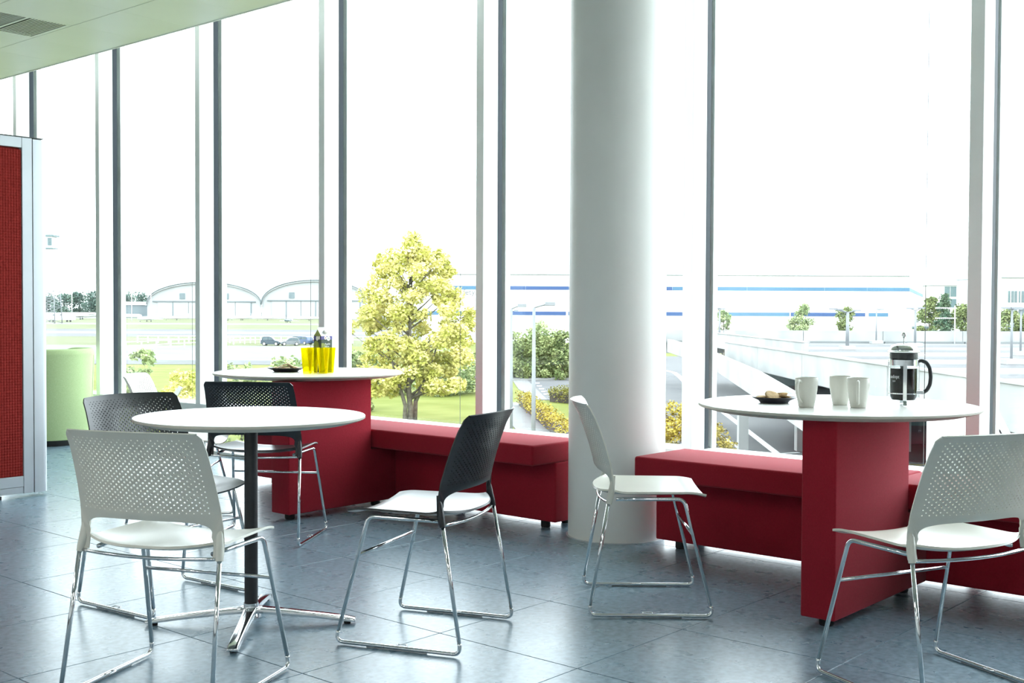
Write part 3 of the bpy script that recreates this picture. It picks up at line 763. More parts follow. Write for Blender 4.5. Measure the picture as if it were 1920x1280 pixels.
# thin rods drawn for reflection lines in the glazing
for n, (y, lab) in enumerate([(2.13, 'in the window pane right of the coffee table'), (5.16, 'in the pane behind the yellow leaved tree'), (6.66, 'in the pane above the biscuits on the far table'), (8.16, 'in the pane left of the far table')]):
    o = obj('reflection_line', MB().tube([(5.44, 0, .39), (5.44, 0, ZR)], .0016, 6), M['roofline'], None, loc=(0, y, 0))
    tag(o, 'thin grey upright rod drawn for a reflection '+lab, 'reflection', 'reflection lines drawn inside the glazing')

# ================================================================== outdoors
GZ = -4.86
def HZ(px): return 584.2+.0042*(px-960)
def lat(px, d): return (px-960)/FPX*d
def zz(px, py, d): return EYE-(py-HZ(px))*d/FPX
def gd(px, py, z=GZ): return (EYE-z)*FPX/(py-HZ(px))       # distance where the ground shows at that height of the picture
def WP(l, d, z=0): return (rr*l+fx*d+uu*z)
def place(o, l, d, z=GZ, rz=0): o.location = WP(l, d, z); o.rotation_euler = (0, 0, -YAW+rz); return o
def gpoly(pts, z=GZ):
    return [(lat(px, gd(px, py, z)), gd(px, py, z)) for px, py in pts]
def ground(name, poly, z0, z1, m, label=None, parent=None):
    o = struct(name, MB().prism(poly, z0, z1), M[m], parent)
    if not parent: o.rotation_euler = (0, 0, -YAW)
    return o
GR = ground('ground', [(-2600,4),(2600,4),(2600,3800),(-2600,3800)], GZ-.6, GZ-.02, 'grass')
def strip(name, y0, y1, m, pl, pr):
    d0 = gd(300, y1); d1 = gd(300, y0)
    ground(name, [(lat(pl,d0),d0),(lat(pr,d0),d0),(lat(pr,d1),d1),(lat(pl,d1),d1)], GZ-.1, GZ, m)
strip('apron', 586.5, 597, 'pale', -1500, 1400)
strip('taxiway', 605.5, 608, 'pale', -1500, 845)
strip('runway', 617, 631, 'tarmac', -1500, 845)
strip('grass_verge', 597, 605.5, 'grassp', -1500, 845)
strip('grass_verge', 608, 617, 'grassp', -1500, 845)
strip('grass_verge', 631, 647.5, 'grassp', -1500, 845)
strip('airfield_road', 647.5, 683, 'pale', -1500, 600)
# broad grey wear lanes on the concrete
ground('runway_lane', [(lat(-600,gd(300,626)),gd(300,626)),(lat(845,gd(300,626)),gd(300,626)),(lat(845,gd(300,621)),gd(300,621)),(lat(-600,gd(300,621)),gd(300,621))], GZ-.05, GZ+.02, 'pale')
ground('road_lane', [(lat(-600,gd(300,683)),gd(300,683)),(lat(600,gd(300,683)),gd(300,683)),(lat(600,gd(300,675)),gd(300,675)),(lat(-600,gd(300,675)),gd(300,675))], GZ-.05, GZ+.02, 'tarmac')
# garden paths and road near the pillar
ground('path', gpoly([(935,755),(974,755),(1030,808),(1110,885),(1040,885),(963,800),(947,781)]), GZ-.05, GZ+.03, 'paving')
ground('side_path', gpoly([(962,714),(989,713),(1027,750),(1010,750),(973,730)]), GZ-.05, GZ+.03, 'paving')
ground('estate_road', gpoly([(989,713),(1212,711),(1212,750),(1100,752),(1027,750)]), GZ-.05, GZ+.02, 'tarmac')
ground('kerb', gpoly([(900,709.5),(1212,707.5),(1212,711),(900,713)]), GZ-.05, GZ+.12, 'kerb')
ground('planting_bed', gpoly([(890,704),(1100,702),(1100,708),(890,709.5)]), GZ-.05, GZ+.06, 'soil')
for k in range(5):
    px = 1003+k*4.2; py = 718+k*5.2
    ground('bay_marking', gpoly([(px,py),(px+9,py),(px+9,py+1.4),(px,py+1.4)]), GZ+.02, GZ+.03, 'line')
ground('service_road', gpoly([(1200,668),(1900,668),(2700,960),(2500,1400),(1225,1100)]), GZ-.05, GZ+.02, 'tarmac')
def gline(name, pts, wd, m='line', z=GZ):
    P = [Vector((lat(px, gd(px, py, z)), gd(px, py, z), 0)) for px, py in pts]
    vs = []; n = len(P)
    for i in range(n):
        t = (P[min(i+1,n-1)]-P[max(i-1,0)]).normalized(); s = Vector((-t.y, t.x, 0))*wd/2
        vs += [P[i]+s, P[i]-s]
    poly = [v for v in vs[0::2]]+[v for v in vs[1::2]][::-1]
    ground(name, [(v.x, v.y) for v in poly], z+.02, z+.035, m)
gline('road_marking', [(1250,695),(1265,699),(1275,707),(1286,718)], .45)
gline('road_marking', [(1355,772),(1400,806),(1470,860)], .30)
gline('road_marking', [(1335,806),(1360,822),(1420,866)], .10)
gline('road_marking', [(1395,856),(1500,850)], .18)
gline('road_marking', [(1680,870),(1725,886)], .14)
gline('road_marking', [(1690,872),(1745,873)], .12, 'yline')
gline('road_marking', [(1700,879),(1745,871)], .14, 'yline')

# leaves as small cards scattered in clumps
def leafcards(clumps, n, size, seed, flat=.6):
    rnd = random.Random(seed); vs = []; fs = []
    tot = sum(c[3]**2 for c in clumps)
    for (x, y, z, r) in clumps:
        k = max(6, int(n*r*r/tot))
        for _ in range(k):
            a = rnd.random()*6.283; u = rnd.uniform(-1, 1); q = r*(rnd.random()**.45); s_ = math.sqrt(1-u*u)
            p = Vector((x+q*s_*math.cos(a), y+q*s_*math.sin(a), z+q*u*.8))
            e1 = Vector((rnd.gauss(0,1), rnd.gauss(0,1), rnd.gauss(0,flat))).normalized(); e2 = e1.cross(Vector((rnd.gauss(0,1), rnd.gauss(0,1), rnd.gauss(0,1)))).normalized()
            sz = size*rnd.uniform(.6, 1.25); i = len(vs)
            vs += [p-e1*sz*.5, p+e2*sz*.32, p+e1*sz*.55, p-e2*sz*.32]; fs.append((i, i+1, i+2, i+3))
    mb = MB(); mb.v = [tuple(v) for v in vs]; mb.f = fs; mb.sm = [False]*len(fs)
    return mb
def foliage(t, clumps, n, size, seed, m):
    me = leafcards(clumps, n, size, seed).mesh('foliage'); me.materials.append(M[m])
    o = bpy.data.objects.new('foliage', me); COL.objects.link(o); o.parent = t; o['kind'] = 'stuff'; return o
def tree(name, label, px, d, top_py, width, m, n, size, seed, group=None, trunk=.25, base_z=GZ, shape='oval', low=.25, nc=40, cat='tree', cr=.13):
    rnd = random.Random(seed)
    H = zz(px, top_py, d)-base_z; t = thing(name, label, cat, group=group); place(t, lat(px, d), d, base_z)
    cl = []
    for _ in range(nc):
        v = rnd.uniform(low, 1); 
        if shape == 'cone': w_ = (1-v)*.5/(1-low)+.05
        elif shape == 'column': w_ = .42
        elif shape == 'bush': w_ = .5*math.sqrt(max(.05, 1-v*v*.8))
        else: w_ = .5*math.sin(math.pi*min(1, (v-low)/(1-low)*.82+.14))**.75
        a = rnd.random()*6.283; q = w_*width*math.sqrt(rnd.random()); r = width*(cr if shape != 'cone' else .12)*rnd.uniform(.7, 1.3)
        cl.append((q*math.cos(a), q*math.sin(a), max(r*.6, H*v-r*.7), r))
    foliage(t, cl, n, size, seed, m)
    mb = MB().tube([(0,0,0),(.02*H,0,H*.3),(0,.01*H,H*.62)], [trunk, trunk*.75, trunk*.3], 8)
    for c in cl[::max(1, nc//9)]:
        z0 = H*rnd.uniform(.2, .45); mb.tube([(0,0,z0), (c[0]*.5, c[1]*.5, (z0+c[2])/2), (c[0], c[1], c[2])], [trunk*.35, trunk*.2, trunk*.08], 6)
    obj('trunk', mb, M['bark'], t)
    return t

# the large yellow tree, built branch by branch
def big_tree():
    d = 61.5; px = 768
    t = thing('golden_tree', 'large golden yellow tree on the lawn seen beside the left mullions', 'tree'); place(t, lat(px, d), d, GZ)
    H = zz(px, 440, d)-GZ
    sc_ = d/FPX; rnd = random.Random(3)
    # outline of the crown: (height of picture, left, right)
    rows = [(455,762,792),(478,745,806),(490,700,842),(510,700,850),(535,690,860),(560,680,872),(585,672,888),(610,664,892),(640,656,893),(670,658,892),(700,662,888),(725,690,880)]
    cl = []
    for (py, a, b) in rows:
        z = zz(px, py, d)-GZ; n = int((b-a)/16)+2
        for k in range(n):
            x = rnd.uniform(a+6, b-6)
            half = (b-a)/2*sc_
            y = rnd.uniform(-.75, .75)*math.sqrt(max(.04, half*half-((x-(a+b)/2)*sc_)**2))
            cl.append(((x-px)*sc_, y, z+rnd.uniform(-.25, .25), rnd.uniform(.38, .66)))
    for (x, py, r) in [(770,452,.34),(778,466,.42),(765,480,.4),(822,474,.32),(832,488,.4),(715,482,.3),(706,494,.34),(722,505,.4),(838,505,.4),(880,585,.4),(886,612,.45),(664,610,.35),(655,622,.3)]:
        cl.append(((x-px)*sc_, rnd.uniform(-.4,.4), zz(px, py, d)-GZ, r))
    foliage(t, cl, 30000, .21, 11, 'leaf_y')
    mb = MB().tube([(0,0,0),(.05,0,.8),(-.05,0,1.9),(.02,.05,3.2),(.0,.0,5.0),(.1,0,7.0),(.12,0,8.8)], [.17,.15,.14,.12,.09,.06,.02], 10)
    mb.tube([(.25,.3,0),(.3,.25,1.2),(.9,.5,2.6),(1.5,.6,4.4)], [.13,.12,.08,.03], 8)
    mb.tube([(-.25,-.2,0),(-.2,-.2,1.0),(-.6,-.3,2.4),(-1.3,-.4,4.6)], [.12,.11,.07,.03], 8)
    for c in cl[::3]:
        z0 = max(1.3, min(c[2]-.8-abs(c[0])*.45, 7.4)); x0 = 0
        mb.tube([(x0,0,z0), (c[0]*.45, c[1]*.5, z0+(c[2]-z0)*.42), (c[0], c[1], c[2])], [.055, .035, .012], 5)
    obj('trunk', mb, M['bark'], t)
big_tree()

# hedges
def hedge(label, p0, p1, wd, h, m, n, seed, size=.12):
    a = Vector((lat(p0[0], gd(*p0)), gd(*p0), 0)); b = Vector((lat(p1[0], gd(*p1)), gd(*p1), 0)); L = (b-a).length
    t = thing('clipped_hedge', label, 'hedge'); place(t, a.x, a.y, GZ, math.atan2(b.y-a.y, b.x-a.x))
    rnd = random.Random(seed); cl = []
    k = int(L/ (wd*.28))
    for i in range(k):
        for _ in range(5): cl.append((L*(i+rnd.random())/k, rnd.uniform(-.3,.3)*wd, h*rnd.uniform(.3,.78), wd*rnd.uniform(.22,.34)))
    foliage(t, cl, n, size, seed, m)
    obj('branches', MB().box((.2,-wd*.22,0),(L-.2,wd*.22,h*.62)), M['soil'], t)
    return t
hedge('bright yellow hedge running along the white path, left of the pillar', (980,760), (1180,925), 1.15, 1.12, 'leaf_h', 9000, 5)
hedge('low olive green hedge beyond the yellow one, at the pillar edge', (1036,752), (1190,765), 2.0, 1.0, 'leaf_h2', 6000, 6, .12)
tree('yellow_shrub', 'tall yellow shrub seen through the narrow gap right of the pillar', 1291, 43, 733, 3.2, 'leaf_h', 9000, .13, 21, shape='bush', low=.02, nc=60, trunk=.06, cat='shrub')
# willow like shrubs behind the road
for k, (lab, px, d, top, wd, m, n) in enumerate([
    ('grey green shrub just right of the dark mullion, behind the lamp posts', 962, 104, 612, 5.0, 'leaf_g', 6000),
    ('tall silvery shrub in the middle behind the nearer lamp post', 1008, 106, 601, 5.5, 'leaf_p', 6500),
    ('olive shrub touching the left edge of the pillar', 1054, 104, 618, 4.6, 'leaf_g', 5000)]):
    tree('willow_shrub', lab, px, d, top, wd, m, n, .28, 30+k, 'shrubs beyond the road', shape='bush', low=.02, nc=60, trunk=.08, cat='shrub')
# shrubs below the left windows and behind the golden tree
for k, (lab, px, d, top, wd, m, n) in enumerate([
    ('tall green bush behind the farthest white chair', 268, 46, 652, 1.5, 'leaf_p', 2600),
    ('pale green bush at the left edge of the second window', 236, 46, 688, 2.1, 'leaf_p', 3000),
    ('yellow green bush between the mullions left of the far table', 340, 50, 692, 2.2, 'leaf_y', 3200),
    ('loose bush behind the plate of pale biscuits', 452, 52, 678, 2.4, 'leaf_p', 2600),
    ('wispy green bush behind the yellow tumblers', 535, 50, 660, 2.7, 'leaf_p', 3200),
    ('bluish green bush left of the golden tree', 662, 70, 642, 2.4, 'leaf_g', 3000),
    ('dark bush under the left side of the golden tree', 690, 84, 655, 5.5, 'leaf_g', 5000),
    ('green bush under the right side of the golden tree', 850, 84, 650, 5.5, 'leaf_p', 5000)]):
    tree('bush', lab, px, d, top, wd, m, n, .17 if d < 60 else .26, 50+k, 'bushes below the left windows', shape='bush', low=.02, nc=44, trunk=.05, cat='bush')
# distant woodland behind the airfield
for k in range(11):
    px = 62+k*29+random.uniform(-2, 2)
    tree('woodland_tree', 'distant dark green tree in the wood behind the airfield', px, 1050+14*(k%2), 544+random.uniform(-3, 6), 18, 'leaf_f', 2600, 1.9, 80+k, 'wood behind the airfield', shape='bush', low=.05, nc=36, trunk=.5, cr=.27)

# hangars
def hangar(label, cpx, d, halfpx, apex_py, eave_py, wins, g):
    c = lat(cpx, d); w_ = halfpx*d/FPX; H = zz(cpx, apex_py, d)-GZ; E_ = zz(cpx, eave_py, d)-GZ
    t = thing('hangar', label, 'hangar', group=g); place(t, c, d, GZ)
    def arc(n=24, k=1.0, dz=0): return [(w_*k*math.cos(math.pi*i/n), E_+(H-E_)*math.sin(math.pi*i/n)**.9*k+dz) for i in range(n+1)]
    obj('end_wall', MB().prism([(w_,0)]+arc()+[(-w_,0)], 0, 1, 'y'), M['hwall'], t)
    a1, a2 = arc(24, 1, 0), arc(24, 1.0, 1.6)
    a2[0] = (w_+1.2, E_); a2[-1] = (-w_-1.2, E_)
    obj('roof', MB().prism(a2+a1[::-1], -1.5, 60, 'y'), M['hroof'] if False else M['hwall'], t)
    obj('roof_edge', MB().tube([(x, -1.6, z+1.2) for x, z in arc(40)], .45, 6), M['hroof'], t)
    dh = E_*1.28; n = 6
    for k in range(n):
        x0 = -w_*.82+k*(w_*1.64)/n
        obj('door', MB().box((x0+.25,-.5,0),(x0+w_*1.64/n-.25,0,dh)), M['hdoor'], t)
    obj('door_track', MB().box((-w_*.9,-1,dh),(w_*.9,0,dh+.8)), M['hroof'], t)
    for s in (-1, 1):
        x = s*wins*d/FPX; s2 = 5*d/FPX
        obj('window', MB().box((x-s2,-.4,dh+2.2),(x+s2,0,dh+2.2+s2*2.2)), M['hwin'], t)
    for k in range(n+1):
        if k in (1, 3, 4, 6):
            x0 = -w_*.82+k*(w_*1.64)/n
            obj('door_gap', MB().box((x0-.3,-.7,dh*.15),(x0+.3,-.05,dh)), M['hwin'], t)
G_H = 'arched hangars across the airfield'
hangar('white arched hangar seen through the second and third panes', 383, 860, 107, 532, 573, 41, G_H)
hangar('white arched hangar behind the juice carton', 592, 860, 101, 528, 572, 45, G_H)
tag(ground('terminal_block', [(lat(640,870),870),(lat(900,870),870),(lat(900,900),900),(lat(640,900),900)], GZ, zz(760,556,870), 'hwall'))
bt = thing('low_shed', 'long low shed with pale roof in front of the wood, left of the hangars', 'building'); place(bt, lat(262, 900), 900, GZ)
obj('wall', MB().box((-22,0,0),(22,14,11)), M['hwin'], bt); obj('roof', MB().prism([(-23,10),(23,10),(23,12.4),(-23,12.4)], -1, 15, 'y'), M['clad'], bt)

# parked aircraft
def aircraft(label, px, d, Lm, rz, dark=False, red=False, z=GZ):
    t = thing('aeroplane', label, 'aeroplane', group='aircraft parked on the airfield'); place(t, lat(px, d), d, z, rz)
    r = Lm*.055; h = r*1.9
    prof = [(0,-.5),(.35,-.485),(.75,-.45),(1,-.36),(1,.12),(.8,.30),(.4,.45),(.12,.5),(0,.5)]
    obj('fuselage', MB().lathe([(r*a, Lm*b) for a, b in prof], 14, (0,0,h), 'x'), M['planed' if dark else 'plane'], t, autos=60)
    for s in (-1, 1):
        obj('wing', MB().prism([(-.08*Lm,s*r*.6),(.08*Lm,s*r*.6),(.12*Lm,s*Lm*.46),(.05*Lm,s*Lm*.46)], h-r*.5, h-r*.35), M['plane'], t)
        obj('tailplane', MB().prism([(.40*Lm,0),(.48*Lm,0),(.50*Lm,s*Lm*.16),(.45*Lm,s*Lm*.16)], h+Lm*.14, h+Lm*.146), M['plane'], t)
        obj('engine', MB().lathe([(0,-.07*Lm),(r*.42,-.065*Lm),(r*.45,.02*Lm),(r*.3,.07*Lm),(0,.07*Lm)], 12, (.27*Lm, s*r*1.35, h+r*.5), 'x'), M['plane'], t, autos=60)
        obj('main_wheel', MB().lathe([(0,-.2),(r*.28,-.2),(r*.28,.2),(0,.2)], 12, (.03*Lm, s*Lm*.08, r*.3), 'y'), M['planed'], t)
        obj('undercarriage_leg', MB().tube([(.03*Lm,s*Lm*.08,r*.3),(.03*Lm,s*Lm*.07,h-r*.4)], r*.09, 6), M['planed'], t)
    obj('tail_fin', MB().prism([(.34*Lm,h+r*.3),(.47*Lm,h+r*.2),(.51*Lm,h+Lm*.16),(.455*Lm,h+Lm*.16),(.40*Lm,h+r*1.2)], -.12, .12, 'y'), M['plane'], t)
    if red: obj('red_tail_mark', MB().box((.36*Lm,-r*.9,h-.05*Lm),(.42*Lm,-r*.5,h+.02*Lm)), M['planer'], t)
    obj('nose_wheel', MB().lathe([(0,-.15),(r*.22,-.15),(r*.22,.15),(0,.15)], 12, (-.38*Lm,0,r*.24), 'y'), M['planed'], t)
    obj('cockpit_window', MB().box((-.46*Lm,-r*.6,h+r*.15),(-.41*Lm,r*.6,h+r*.55)), M['planed'], t)
    return t
aircraft('long white jet with red mark behind its tail, next to the red screen', 150, 720, 28, R(4), red=True)
aircraft('white high wing aeroplane facing the viewer on the taxiway edge', 278, 610, 17, R(68))
aircraft('white jet with tall tail, right beside the second dark mullion', 234, 760, 22, R(185))
aircraft('small white aeroplane in front of the left hangar door', 330, 700, 15, R(20))
aircraft('small white aeroplane just right of the third mullion', 425, 700, 15, R(30))
aircraft('small white aeroplane with dark tail in front of the gap between the hangars', 452, 720, 16, R(-10))
aircraft('small white aeroplane with dark fin left of the right hangar door', 500, 720, 15, R(5))
aircraft('dark little aeroplane nose on, out on the grass above the parked cars', 541, 590, 11, R(80), dark=True)
aircraft('white aeroplane parked at the right hangar, left of the juice carton', 578, 700, 16, R(12))
tk = thing('fuel_trailer', 'white box trailer standing next to the red screen', 'trailer'); place(tk, lat(112, 575), 575, GZ)
obj('box_body', MB().box((-7,0,1),(7,2.5,4.6)), M['plane'], tk, bevel=.1)
for x in (-5,-3.4,3.6,5.2): obj('wheel', MB().lathe([(0,-.15),(.5,-.15),(.5,.15),(0,.15)], 14, (x,.1,.5), 'y'), M['tyre'], tk)
# control tower on a lattice mast
ct = thing('control_tower', 'tall lattice mast with a small glazed cab, at the edge of the red screen', 'tower'); place(ct, lat(92, 520), 520, GZ)
ztop = zz(92, 441, 520)-GZ; zcab = zz(92, 465, 520)-GZ; hb = zz(92, 545, 520)-GZ
for sx in (-1, 1):
    for sy in (-1, 1): obj('leg', MB().tube([(sx*4.2, sy*4.2, 0), (sx*3.6, sy*3.6, hb)], .22, 6), M['steel'], ct); obj('mast_leg', MB().tube([(sx*1.6, sy*1.6, hb), (sx*1.2, sy*1.2, zcab)], .10, 6), M['steel'], ct)
br = MB()
for k in range(4):
    z0, z1 = hb*k/4, hb*(k+1)/4
    for sy in (-1, 1): br.tube([(-4.1,sy*4.1,z0),(4.0,sy*4.0,z1)], .12, 5); br.tube([(4.1,sy*4.1,z0),(-4.0,sy*4.0,z1)], .12, 5); br.tube([(-4,sy*4,z1),(4,sy*4,z1)], .12, 5)
for k in range(5):
    z0, z1 = hb+(zcab-hb)*k/5, hb+(zcab-hb)*(k+1)/5
    for sy in (-1, 1): br.tube([(-1.5,sy*1.5,z0),(1.4,sy*1.4,z1)], .06, 5)
obj('bracing', br, M['steel'], ct)
obj('cab', MB().box((-2.6,-2.6,zcab),(2.6,2.6,ztop-.8)), M['plane'], ct); obj('cab_window', MB().box((-2.7,-2.75,zcab+1),(-1.4,-2.6,ztop-1.4)).box((.6,-2.75,zcab+1),(2.4,-2.6,ztop-1.4)), M['teal'], ct)
obj('cab_roof', MB().box((-3.6,-3.6,ztop-.8),(3.6,3.6,ztop)), M['teal'], ct); obj('cab_floor', MB().box((-3,-3,zcab-.5),(3,3,zcab)), M['teal'], ct)
for k, (px, d, py) in enumerate([(247, 640, 541), (283, 640, 540), (135, 640, 542)]):
    o = obj('airfield_mast', MB().tube([(0,0,0),(0,0,zz(px,py,d)-GZ)], [.22,.12], 6), M['plane'], None); place(o, lat(px, d), d, GZ)
    tag(o, ['thin white mast in the second pane, the left one of two', 'thin white mast in front of the left end of the hangar', 'thin white mast above the jet beside the red screen'][k], 'mast', 'masts on the airfield')

# post and rail fence
fd = 214
ft = thing('rail_fence', 'white post and rail fence crossing the airfield grass', 'fence'); place(ft, lat(258, fd), fd, GZ)
FL = lat(700, fd)-lat(258, fd)
for k in range(24):
    x = k*FL/23; obj('post', MB().box((x-.10,-.10,0),(x+.10,.10,1.32)), M['plane'], ft)
for z in (.62, 1.22): obj('rail', MB().box((-.1,-.05,z),(FL+.1,.05,z+.14)), M['plane'], ft)
ft2 = thing('rail_fence', 'short white rail fence slanting away in front of the airfield road', 'fence'); place(ft2, lat(205, 168), 168, GZ, R(76))
for k in range(12):
    x = k*4.2; obj('post', MB().box((x-.08,-.08,0),(x+.08,.08,1.32)), M['plane'], ft2)
for z in (.62, 1.22): obj('rail', MB().box((-.1,-.05,z),(46.4,.05,z+.12)), M['plane'], ft2)
cp = thing('concrete_post', 'bent grey concrete fence post among the bushes left of the far table', 'post'); place(cp, lat(321, 44), 44, GZ)
obj('shaft', MB().prism([(-.09,0),(.09,0),(.09,2.5),(.42,3.05),(.30,3.12),(-.09,2.6)], -.07, .07, 'y'), M['conc'], cp)

# cars
def car(label, px, d, L, H, rz, m):
    t = thing('car', label, 'car', group='cars parked by the rail fence'); place(t, lat(px, d), d, GZ, rz); wd = 1.7
    body = [(-.5,.22),(-.49,.55),(-.44,.62),(.17,.60),(.40,.52),(.49,.42),(.5,.2),(.3,.13),(-.4,.13)]
    cabn = [(-.46,.60),(-.40,.93),(-.30,1.0),(-.05,1.0),(.06,.95),(.22,.60)]
    obj('body', MB().prism([(a*L, b*H) for a, b in body], -wd/2, wd/2, 'y'), M[m], t, bevel=.05)
    obj('cabin', MB().prism([(a*L, b*H) for a, b in cabn], -wd/2+.1, wd/2-.1, 'y'), M[m], t, bevel=.05)
    for s in (-1, 1):
        y = s*(wd/2-.085)
        obj('side_window', MB().prism([(-.40*L,.64*H),(-.36*L,.90*H),(-.13*L,.93*H),(-.13*L,.64*H)], y-.03, y+.03, 'y'), M['carglass'], t)
        obj('side_window', MB().prism([(-.10*L,.64*H),(-.10*L,.93*H),(.04*L,.90*H),(.17*L,.64*H)], y-.03, y+.03, 'y'), M['carglass'], t)
        for x in (-.31, .31):
            w_ = obj('wheel', MB().lathe([(0,-.1),(.31,-.1),(.31,.1),(0,.1)], 16, (x*L, s*(wd/2-.06), .31), 'y'), M['tyre'], t, autos=40)
            obj('hubcap', MB().lathe([(0,-.115),(.2,-.115),(.2,.115),(0,.115)], 14, (x*L, s*(wd/2-.06), .31), 'y'), M['hub'], w_, autos=40)
    obj('rear_light', MB().box((-.505*L,-wd/2+.05,.5*H),(-.48*L,-wd/2+.25,.6*H)), M['planer'], t)
car('dark grey hatchback in side view, leftmost of the parked cars', 508, 200, 3.3, 1.55, R(0), 'cardark')
car('silver car next to the dark hatchback', 543, 200, 3.4, 1.4, R(200), 'carsilver')
car('silver car behind the two front cars', 552, 212, 4.2, 1.45, R(188), 'carsilver')
car('dark blue car right of the silver ones', 566, 206, 4.2, 1.5, R(150), 'carblue')
car('dark blue car half hidden by the juice carton', 608, 206, 4.2, 1.45, R(20), 'carblue')

# lamp posts by the path
def lamp(label, px, d, top, apx, apy, r, g='lamp posts outside'):
    t = thing('lamp_post', label, 'lamp post', group=g); place(t, lat(px, d), d, GZ)
    H = zz(px, top, d)-GZ; dx_ = lat(apx, d)-lat(px, d); dz_ = zz(apx, apy, d)-GZ
    obj('pole', MB().tube([(0,0,0),(0,0,H*.45),(0,0,H)], [r,r*.85,r*.6], 10), M['steel'], t)
    obj('arm', MB().tube([(0,0,H),(dx_*.5,0,H+(dz_-H)*.6),(dx_,0,dz_)], r*.35, 6), M['steel'], t)
    obj('lamp_head', MB().box((dx_-.10,-.12,dz_-.06),(dx_+.25,.12,dz_+.08)), M['steel'], t, bevel=.02)
lamp('tall pale lamp post beside the dark mullion, left of the near pair', 958.5, 46, 579, 975, 573, .085)
lamp('tall pale lamp post in front of the yellow hedge, right of the near pair', 1001, 40, 577, 1027, 570, .085)
lamp('short far lamp post ending on the lawn beside the dark mullion', 953.5, 91, 586, 966, 582, .10)

# striped building
sbd = 225
bd = thing('striped_building', 'long white building with two blue bands and a cut corner, beyond the car park', 'building'); place(bd, 0, sbd, GZ)
xl, xr = lat(790, sbd), lat(1704, sbd); HB = zz(1300, 516, sbd)-GZ
def by(py): return zz(1300, py, sbd)-GZ
obj('wall', MB().prism([(xl,0),(xr,0),(xr+29.7,77),(xr+29.7,90),(xl,90)], 0, HB), M['clad'], bd)
def band(name, a, b, y0, y1, m, off=.06): return obj(name, MB().box((a,-off,by(y1)),(b,.02,by(y0))), M[m], bd)
obj('coping', MB().box((xl,-.12,HB-.12),(xr,.05,HB+.10)), M['roofline'], bd)
xs = [lat(p, sbd) for p in (790, 892, 985, 1066, 1260, 1400, 1545, 1625, 1704)]
for i in range(len(xs)-1): band('upper_blue_band', xs[i]+.02, xs[i+1]-.02, 537.5, 544.5, 'blue' if 1 <= i < 4 else 'bluel')
for a, b, m in [(790,946,'bluel'),(948,1061,'blue'),(1065,1288,'blue'),(1290,1360,'blue'),(1366,1480,'bluel'),(1482,1622,'blue'),(1628,1703,'bluel')]: band('lower_blue_band', lat(a,sbd), lat(b,sbd), 585, 592, m)
# bands round the receding corner
def cband(y0, y1, name):
    return obj(name, MB().prism([(xr,-.08),(xr+29.8,77),(xr+29.7,77.1),(xr-.08,.05)], by(y1), by(y0)), M['bluel'], bd)
cband(537.5, 544.5, 'upper_blue_band')
text_obj('FlightSafety', 1.55, M['signtext'], bd, (lat(822, sbd), -.12, by(554)), (R(90), 0, 0), ext=.03)
obj('roof_vent', MB().box((lat(1009,sbd),10,HB),(lat(1024,sbd),12,HB+.5)), M['roofline'], bd)
lb = thing('plant_room', 'small white annex with a dark blue window strip at the end of the striped building', 'building'); place(lb, lat(1725, 180), 180, GZ)
obj('wall', MB().box((-3.0,0,0),(2.3,6,zz(1740,581,180)-GZ)), M['clad'], lb); obj('window', MB().box((.6,-.06,zz(1740,593,180)-GZ),(2.3,0,zz(1740,587,180)-GZ)), M['blue'], lb)
obj('duct', MB().tube([(-1.4,-.5,zz(1720,614,180)-GZ),(2.3,-.5,zz(1720,614,180)-GZ)], .22, 10), M['teal'], lb)
obj('drain_box', MB().box((-.6,-.3,zz(1728,604,180)-GZ),(-.3,0,zz(1728,597,180)-GZ)), M['roofline'], lb)

# offices on the right
def office(label, px0, px1, d, top, floors, cols, g='glazed office blocks on the right'):
    t = thing('office_block', label, 'building', group=g); place(t, lat(px0, d), d, GZ); w_ = lat(px1, d)-lat(px0, d); H = zz(px0, top, d)-GZ
    obj('wall', MB().box((0,0,0),(w_,20,H)), M['clad'], t); obj('roof_edge', MB().box((-.3,-.4,H-.3),(w_+.3,20,H)), M['roofline'], t)
    for (a, b) in floors:
        z0, z1 = zz(px0, b, d)-GZ, zz(px0, a, d)-GZ
        for c0, c1 in cols:
            f = obj('window', MB().box((lat(c0,d)-lat(px0,d),-.1,z0),(lat(c1,d)-lat(px0,d),.1,z1)), M['teal' if (c0 < 1890) else 'carglass'], t)
office('pale office block with glass front behind the dark tree', 1744, 1850, 330, 534, [(537,556),(560,578)], [(1770,1780),(1781,1792),(1793,1803),(1804,1813)])
office('white office block with tall window strips at the far right edge', 1860, 1985, 250, 519, [(545,567),(577,598),(600,618)], [(1867,1872),(1889,1893),(1895,1900),(1901,1906),(1909,1912),(1914,1922),(1924,1935)])
# trees on the right
DK = -1.40      # car park deck level
tree('dark_conifer', 'dark conifer in front of the pale office block', 1770, 150, 549, 4.4, 'leaf_d', 3600, .35, 140, 'trees beyond the car park', shape='cone', low=.1, nc=60)
tree('round_tree', 'mid green rounded tree left of the dark conifer', 1742, 160, 556, 4.0, 'leaf_g', 5200, .35, 141, 'trees beyond the car park', nc=40, cr=.18)
tree('round_tree', 'mid green tree touching the wide mullion, right of the conifer', 1803, 150, 568, 4.2, 'leaf_g', 5200, .35, 142, 'trees beyond the car park', nc=40, cr=.18)
tree('slim_tree', 'thin pale tree between the mullion and the first deck lamp', 1356, 112, 576, 1.8, 'leaf_p', 1980, .2, 143, 'trees beyond the car park', nc=30, cr=.17, shape='bush', low=.5)
tree('slim_tree', 'pale green tree standing clear in front of the striped building', 1502, 112, 565, 2.6, 'leaf_p', 5500, .2, 144, 'trees beyond the car park', nc=40, cr=.17, shape='bush', low=.5)
